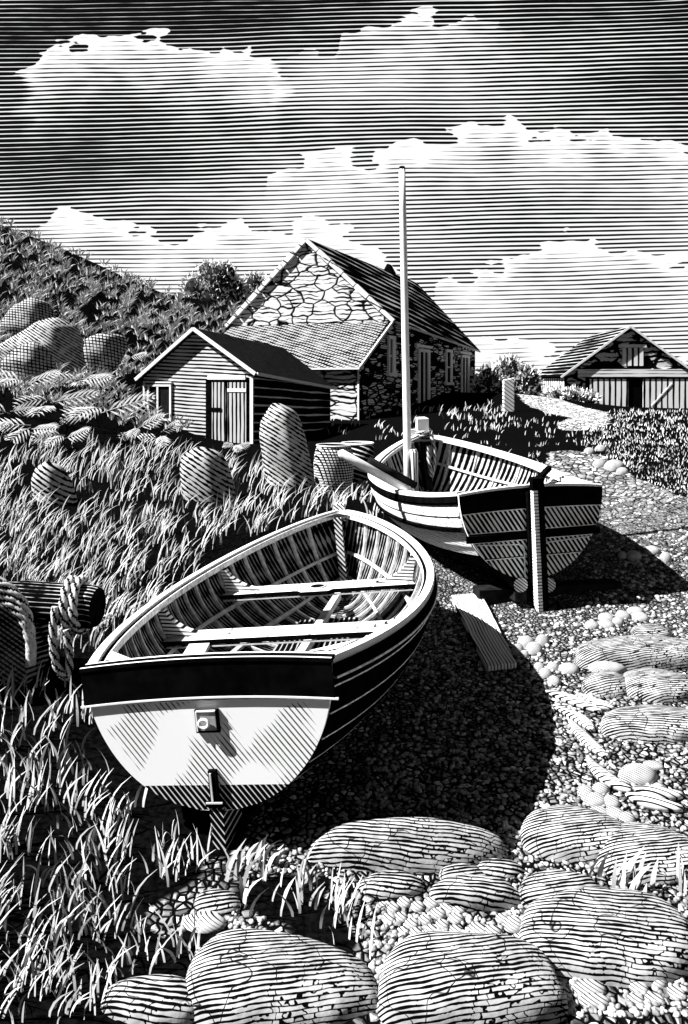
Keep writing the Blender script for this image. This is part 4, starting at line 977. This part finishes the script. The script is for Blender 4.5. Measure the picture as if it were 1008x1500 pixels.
for i, (x, y, r_, lab) in enumerate(((815, 578, 9, 'low bush against the barn side wall'), (838, 580, 10, 'low bush in front of the barn corner'), (858, 583, 9, 'low bush beside the board doors of the barn'))):
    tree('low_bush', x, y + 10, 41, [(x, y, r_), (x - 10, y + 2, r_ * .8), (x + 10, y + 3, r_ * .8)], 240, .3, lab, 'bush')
# hillside bracken (one mass)
N = 2300
px = rng.uniform(-80, 460, N); py = rng.uniform(300, 640, N)
P, hit = ground_many(px, py); ok = hit & (P[:, 1] > 15.5) & (P[:, 1] < 75) & ~((P[:, 0] > -6.5) & (P[:, 1] < 30) & (P[:, 1] > 17.8)); P = P[ok]; fan = 6; n = len(P) * fan; c0 = np.repeat(P, fan, 0); parts = []
sz = np.clip(c0[:, 1] * .0105, .2, .5); az = np.tile(np.linspace(-2.6, .5, fan), len(P)) + rng.normal(0, .2, n)
c0[:, :2] += np.stack([np.cos(az), np.sin(az)], 1) * (sz * .25)[:, None]; c0[:, 2] += .1 + .08 * rng.random(n)
parts.append(blades(c0, sz * rng.uniform(.7, 1.2, n), sz * .17, az, az * .3 + .1, 3, 2.2))
V, F = join(parts); tag(fast_mesh('bracken_cover', V, F, LEAF), 'dense bracken covering the hillside', 'bracken', kind='stuff')
# bracken plants with separate fronds
def frond_mesh(Lf, wf, npairs, droop, seed):
    r = random.Random(seed); mb = MB(); pts = []
    for i in range(npairs + 1):
        t = i / npairs; pts.append(Vector((Lf * t * (1 - .12 * t), 0, Lf * (.35 * t - droop * t * t))))
    mb.tube(pts, [.012 * (1 - .8 * i / npairs) for i in range(npairs + 1)], 5)
    for i in range(1, npairs + 1):
        t = i / npairs; ll = wf * math.sin(math.pi * (.18 + .76 * t)) ** .8 * r.uniform(.85, 1.1); p_ = pts[i]
        for sd in (-1, 1):
            d = Vector((.8, sd * .8, -.02 + r.uniform(-.08, .08))).normalized(); nrm = Vector((0, 0, 1)); s_ = d.cross(nrm).normalized() * (Lf * .021)
            a_ = p_; b_ = p_ + d * ll * .5; c_ = p_ + d * ll + Vector((.02, 0, -.03))
            mb.add([a_ - s_ * .4, b_ - s_ + Vector((0, 0, .012)), c_, b_ + s_ + Vector((0, 0, .012)), a_ + s_ * .4], [(0, 1, 2, 3, 4)])
    return mb
fm = [frond_mesh(1.0, .40, 8, d_, i) for i, d_ in enumerate((.12, .3, .45))]
fproto = []
for i, mb in enumerate(fm):
    o = mb.build('frond', FROND); fproto.append(o.data); bpy.data.objects.remove(o)
FERNS = [(35, 575, 80, ''), (75, 612, 85, ''), (120, 575, 70, ''), (150, 630, 90, ''), (45, 640, 70, ''), (203, 645, 50, ''), (95, 655, 60, ''), (235, 652, 55, ''), (190, 530, 45, ''), (345, 662, 34, ''), (15, 625, 60, '')]
for i, (x, y, s_, _) in enumerate(FERNS):
    p = ground(x, y)
    near = 'bracken clump beside the shed wall' if x > 180 and x < 300 and y > 520 else ('bracken clump at the foot of the plank shed door' if x > 300 else 'pinnate bracken clump on the bank below the grey boulders')
    rt = empty('bracken_plant', (p[0], p[1], p[2] + .05), near, 'bracken', group='bracken clumps on the bank')
    sc = s_ * p[1] / FPX * .8
    for q in range(3):
        o = bpy.data.objects.new('frond', fproto[q % 3]); COL.objects.link(o); o.parent = rt
        az = (.15, -1.5, -3.0)[q] + rnd.uniform(-.4, .4); o.scale = (sc * rnd.uniform(.75, 1.15),) * 3
        o.rotation_euler = (.95 * math.cos(az), .1 + .45 * max(0, -math.sin(az)) - rnd.uniform(.0, .5), az); o.location = (0, 0, rnd.uniform(.1, .4) * sc)

# ------------------------------------------------------------------ grass
def tufts(region, N, per, lpx, wpx, jit, curve=1.0, leanmu=-.2, leansd=1.0, gmin=-9, gmax=-.02, keep=0.02):
    """tufts of blades over a photo region (polygon), each rooted on the terrain"""
    xs = [a for a, b in region]; ys = [b for a, b in region]
    px = rng.uniform(min(xs), max(xs), N); py = rng.uniform(min(ys), max(ys), N)
    ok = inpoly(px, py, region); px, py = px[ok], py[ok]
    P, hit = ground_many(px, py); g = gravel_sd(P[:, :2]); ok = hit & (g < gmax) & (g > gmin) & clear(P, keep); P, px, py = P[ok], px[ok], py[ok]
    n = len(P)
    if n == 0: return None
    Pb = np.repeat(P, per, 0); s = Pb[:, 1] / FPX
    j = rng.normal(size=(len(Pb), 2)) * (jit * s)[:, None]
    Pb[:, :2] += j; Pb[:, 2] = gz(Pb[:, 0], Pb[:, 1])
    f = np.repeat(np.interp(py, [650, 1500], [0, 1]), per)
    ln = (lpx[0] + (lpx[1] - lpx[0]) * f) * s * rng.uniform(.55, 1.25, len(Pb)); wd = (wpx[0] + (wpx[1] - wpx[0]) * f) * s * rng.uniform(.7, 1.2, len(Pb))
    lean = np.repeat(rng.normal(leanmu, leansd, n), per) + rng.normal(0, .7, len(Pb)); yaw = rng.normal(-.45, .5, len(Pb))
    return blades(Pb, ln, wd, lean, yaw, 4, curve)
parts = []
# bank of long grass on the left
parts.append(tufts([(-60, 640), (250, 655), (380, 690), (470, 720), (540, 740), (430, 770), (300, 830), (200, 910), (150, 960), (-60, 960)], 700, 6, (27, 60), (1.6, 3.4), 9, 1.6, -.1, .5))
parts.append(tufts([(-60, 940), (150, 950), (120, 1010), (135, 1100), (200, 1180), (310, 1230), (330, 1290), (250, 1330), (300, 1420), (150, 1500), (-60, 1500)], 480, 3, (34, 60), (2.9, 4.2), 12, 1.3, -.6, 1.8))
parts.append(tufts([(395, 1270), (520, 1270), (560, 1310), (545, 1400), (470, 1390), (410, 1350)], 30, 5, (40, 62), (3, 4.6), 14, 1.2, .2, .8, gmax=9))
parts.append(tufts([(330, 1255), (400, 1260), (370, 1330), (340, 1330)], 7, 4, (30, 60), (5, 7), 10, 1.2, .2, 1.0, gmax=9))
parts.append(tufts([(350, 1400), (260, 1420), (200, 1390), (240, 1370), (320, 1390)], 8, 4, (30, 60), (5, 7), 10, 1.0, .2, 1.0, gmax=9))
parts.append(tufts([(865, 1262), (1060, 1250), (1060, 1315), (900, 1312)], 22, 5, (40, 66), (4, 7), 12, 1.1, .4, 1.0, gmax=9))
# grass at the feet of shed, cottage and stones
parts.append(tufts([(480, 612), (540, 608), (700, 596), (760, 606), (770, 625), (640, 655), (540, 640), (480, 650)], 80, 4, (11, 60), (1.5, 4), 7, 1.2, .3, .8))
parts.append(tufts([(470, 690), (560, 720), (560, 760), (470, 740)], 22, 6, (20, 60), (2.4, 6), 7, 1.3, .2, .6))
parts.append(tufts([(690, 590), (800, 585), (880, 625), (850, 660), (780, 690), (700, 670)], 90, 4, (8, 40), (1.4, 4), 6, 1.0, .3, .9))
gr = [p for p in parts if p is not None]
V, F = join(gr); tag(fast_mesh('grass', V, F, GRASSM), 'long pale grass on the dark bank and between the stones', 'grass', kind='stuff')
pt = tufts([(870, 618), (900, 602), (1330, 602), (1330, 790), (1060, 760), (985, 720), (930, 700), (885, 668), (850, 650)], 5600, 2, (5.5, 15), (1.0, 2.0), 5, .8, .2, 1.5)
V, F = pt; tag(fast_mesh('grass', V, F, GRASSF), 'short stubbly turf covering the knoll before the barn', 'grass', kind='stuff')

# ------------------------------------------------------------------ sky, sun, camera
SUN = Vector((1.0, .15, -1.08)).normalized()
w = bpy.data.worlds.new('World'); SC.world = w; w.use_nodes = True; t = w.node_tree; t.nodes.clear(); k = NT(t)
dv = k.new('ShaderNodeTexCoord').outputs['Generated']
sp = k.new('ShaderNodeSeparateXYZ'); k.put(sp.inputs[0], dv); dx, dy, dz = sp.outputs
ady = k.m('MAXIMUM', k.m('ABSOLUTE', dy), .22)
U = k.m('DIVIDE', dx, ady); Vv = k.m('DIVIDE', dz, ady)             # tangent of bearing and of height above the horizon
uv = k.comb(U, Vv, 0.0)
X1 = k.m('ADD', k.m('MULTIPLY', U, 1.0913), .5)                    # 0..1 across the view northward
Y1 = k.m('SUBTRACT', .5, k.m('MULTIPLY', Vv, .9901))               # .5 at the horizon, 0 about 27 degrees up  (unit = 1111 photo rows)
pf = k.new('ShaderNodeTexVoronoi', feature='SMOOTH_F1'); k.put(pf.inputs['Vector'], k.addv(k.mulv(uv, (1, 1.7, 1)), k.mulv(k.noise(uv, 14, 3, .5, 'Color'), (.05, .05, 0)))); pf.inputs['Scale'].default_value = 22; pf.inputs['Smoothness'].default_value = .3
puff = k.m('ADD', k.m('MULTIPLY', k.m('SUBTRACT', pf.outputs['Distance'], .35), .036), k.m('MULTIPLY', k.m('SUBTRACT', k.noise(k.mulv(uv, (1, 2.4, 1)), 26, 2, .5), .5), .04))
def curve(pts):
    n = k.new('ShaderNodeFloatCurve'); c = n.mapping.curves[0]
    P = [(x / 1008, y / 1111) for x, y in pts]
    c.points[0].location = P[0]; c.points[1].location = P[-1]
    for q in P[1:-1]: c.points.new(*q)
    for q in c.points: q.handle_type = 'AUTO'
    n.mapping.update(); k.put(n.inputs['Value'], X1); return n.outputs[0]
def row(py): return (py) / 1111.0
CL = [  # top edge of each cloud across the view, fade depth, whiteness
    ([(0, 140), (20, 122), (60, 92), (130, 64), (240, 62), (300, 84), (385, 92), (405, 112), (450, 125), (1008, 160)], 80, .97, 12, 24, 440, 40),
    ([(0, 160), (385, 125), (402, 118), (440, 92), (490, 84), (500, 58), (570, 42), (605, 32), (700, 40), (790, 48), (900, 95), (1008, 120)], 85, .95, 14, 396, 800, 230),
    ([(0, 300), (380, 290), (402, 256), (470, 236), (560, 238), (588, 228), (660, 206), (700, 186), (742, 176), (760, 190), (800, 206), (900, 206), (1008, 236)], 95, .92, 16, 384, 1100, 30),
    ([(0, 345), (62, 345), (80, 330), (130, 320), (190, 332), (230, 358), (262, 362), (296, 342), (345, 336), (400, 342), (460, 330), (520, 350), (620, 430), (1008, 520)], 110, .95, 20, 50, 640, 60),
    ([(0, 560), (600, 520), (640, 440), (684, 410), (730, 396), (770, 376), (800, 368), (880, 366), (1008, 392)], 105, .9, 18, 630, 1100, 60),
    ([(0, 560), (600, 540), (690, 498), (740, 500), (800, 512), (1008, 540)], 160, .95, 30, 560, 1100, 120)]
T = k.ramp(Y1, row(-40), row(470), .10, .62, smooth=False)
streak = k.noise(k.comb(k.m('MULTIPLY', U, 3.0), k.m('MULTIPLY', Vv, 16.0), 0.0), 1.0, 3)
T = k.m('ADD', T, k.m('MULTIPLY', k.m('SUBTRACT', streak, .5), .55))
streak2 = k.noise(k.comb(k.m('MULTIPLY', U, 7.0), k.m('MULTIPLY', Vv, 26.0), 3.0), 1.0, 3)
# darker, clearer patches of sky
def blob(cx, cy, rx, ry, amt):
    a = k.m('DIVIDE', k.m('SUBTRACT', X1, cx / 1008), rx / 1008); b = k.m('DIVIDE', k.m('SUBTRACT', Y1, row(cy)), ry / 1111)
    r_ = k.m('ADD', k.m('MULTIPLY', a, a), k.m('MULTIPLY', b, b)); return k.m('MULTIPLY', k.m('EXPONENT', k.m('MULTIPLY', r_, -1.0)), amt)
for b_ in ((90, 215, 170, 70, -.22), (930, 120, 140, 40, -.10), (760, 90, 260, 60, .2), (250, 30, 300, 40, -.15), (470, 130, 120, 60, .2), (600, 130, 180, 40, .15), (60, 290, 90, 40, -.1), (450, 300, 120, 60, .25)):
    T = k.m('ADD', T, blob(*b_))
Yp = k.m('ADD', Y1, puff)
for pts, fade, wh, rim, xa_, xb_, fe_ in CL:
    e = k.m('SUBTRACT', Yp, curve(pts)); ins = k.ramp(e, -.001, .003)
    ga = k.m('EXPONENT', k.m('MULTIPLY', k.m('POWER', k.m('DIVIDE', k.m('MAXIMUM', e, 0.0), fade / 1111), 2.0), -1.0))
    lim = k.m('EXPONENT', k.m('MULTIPLY', k.m('MAXIMUM', e, 0.0), -1111.0 / rim))
    body = k.m('ADD', k.m('ADD', wh - .19, k.m('MULTIPLY', lim, .5)), k.m('MULTIPLY', k.m('SUBTRACT', streak2, .5), .9))
    xw = k.m('ADD', X1, k.m('MULTIPLY', puff, 1.2))
    env = k.m('MULTIPLY', k.ramp(xw, xa_ / 1008, (xa_ + fe_) / 1008), k.ramp(xw, (xb_ - fe_) / 1008, xb_ / 1008, 1, 0))
    T = k.mix(k.m('MULTIPLY', k.m('MULTIPLY', ins, ga), env), T, body)
T = k.m('MAXIMUM', T, .06)
ph = k.m('ADD', k.m('MULTIPLY', k.m('ADD', k.m('MULTIPLY', Vv, -FPX), k.m('MULTIPLY', U, FPX * .022)), 1 / 6.4), k.m('MULTIPLY', k.noise(k.comb(k.m('MULTIPLY', U, 2.2), k.m('MULTIPLY', Vv, 5.0), 0.0), 1.0, 2), 3.0))
fine = k.noise(k.comb(k.m('MULTIPLY', U, 22.0), k.m('MULTIPLY', Vv, 160.0), 0.0), 1.0, 2)
white = k.ramp(k.m('ADD', k.m('SUBTRACT', T, k.tri(ph)), k.m('MULTIPLY', k.m('SUBTRACT', fine, .5), .3)), -.09, .09)
high = k.ramp(Vv, .50, .75)                                        # overhead the sky is clear and deep
white = k.m('MULTIPLY', k.mix(high, white, .06), k.ramp(dy, -.35, .0, .5, 1.0))     # the southern sky is clear and deep
sky = k.new('ShaderNodeTexSky'); sky.sky_type = 'NISHITA'; sky.sun_disc = False
sky.sun_elevation = math.asin(-SUN.z); sky.sun_rotation = math.atan2(-SUN.x, -SUN.y)
bw = k.new('ShaderNodeRGBToBW'); k.put(bw.inputs[0], sky.outputs[0])
deep = k.m('MINIMUM', k.m('MULTIPLY', bw.outputs[0], .01), .05)
gnd = k.ramp(dz, -.02, .0)
val = k.m('MULTIPLY', k.mix(white, deep, 4.6), gnd)
bg = k.new('ShaderNodeBackground'); k.put(bg.inputs['Color'], k.grey(val)); bg.inputs['Strength'].default_value = .08
o = k.new('ShaderNodeOutputWorld'); t.links.new(bg.outputs[0], o.inputs[0])

ld = bpy.data.lights.new('sun', 'SUN'); ld.energy = 5.0; ld.angle = math.radians(.5); ld.color = (1, 1, 1)
lo = bpy.data.objects.new('sun', ld); COL.objects.link(lo); lo.rotation_euler = SUN.to_track_quat('-Z', 'Y').to_euler(); lo.location = (-20, -5, 20)
cam = bpy.data.cameras.new('camera'); co_ = bpy.data.objects.new('camera', cam); COL.objects.link(co_)
co_.location = (0, 0, EYE); co_.rotation_euler = (math.pi / 2, 0, 0); cam.sensor_fit = 'VERTICAL'; cam.sensor_height = 36; cam.sensor_width = 24.2
cam.lens = FPX / 1500 * 36; cam.shift_y = -(750 - HOR) / 1500; cam.clip_end = 2000; cam.clip_start = .05
SC.camera = co_
SC.view_settings.view_transform = 'Standard'; SC.view_settings.look = 'None'; SC.view_settings.exposure = 1.5; SC.view_settings.gamma = 1
SC.cycles.max_bounces = 2; SC.cycles.diffuse_bounces = 1
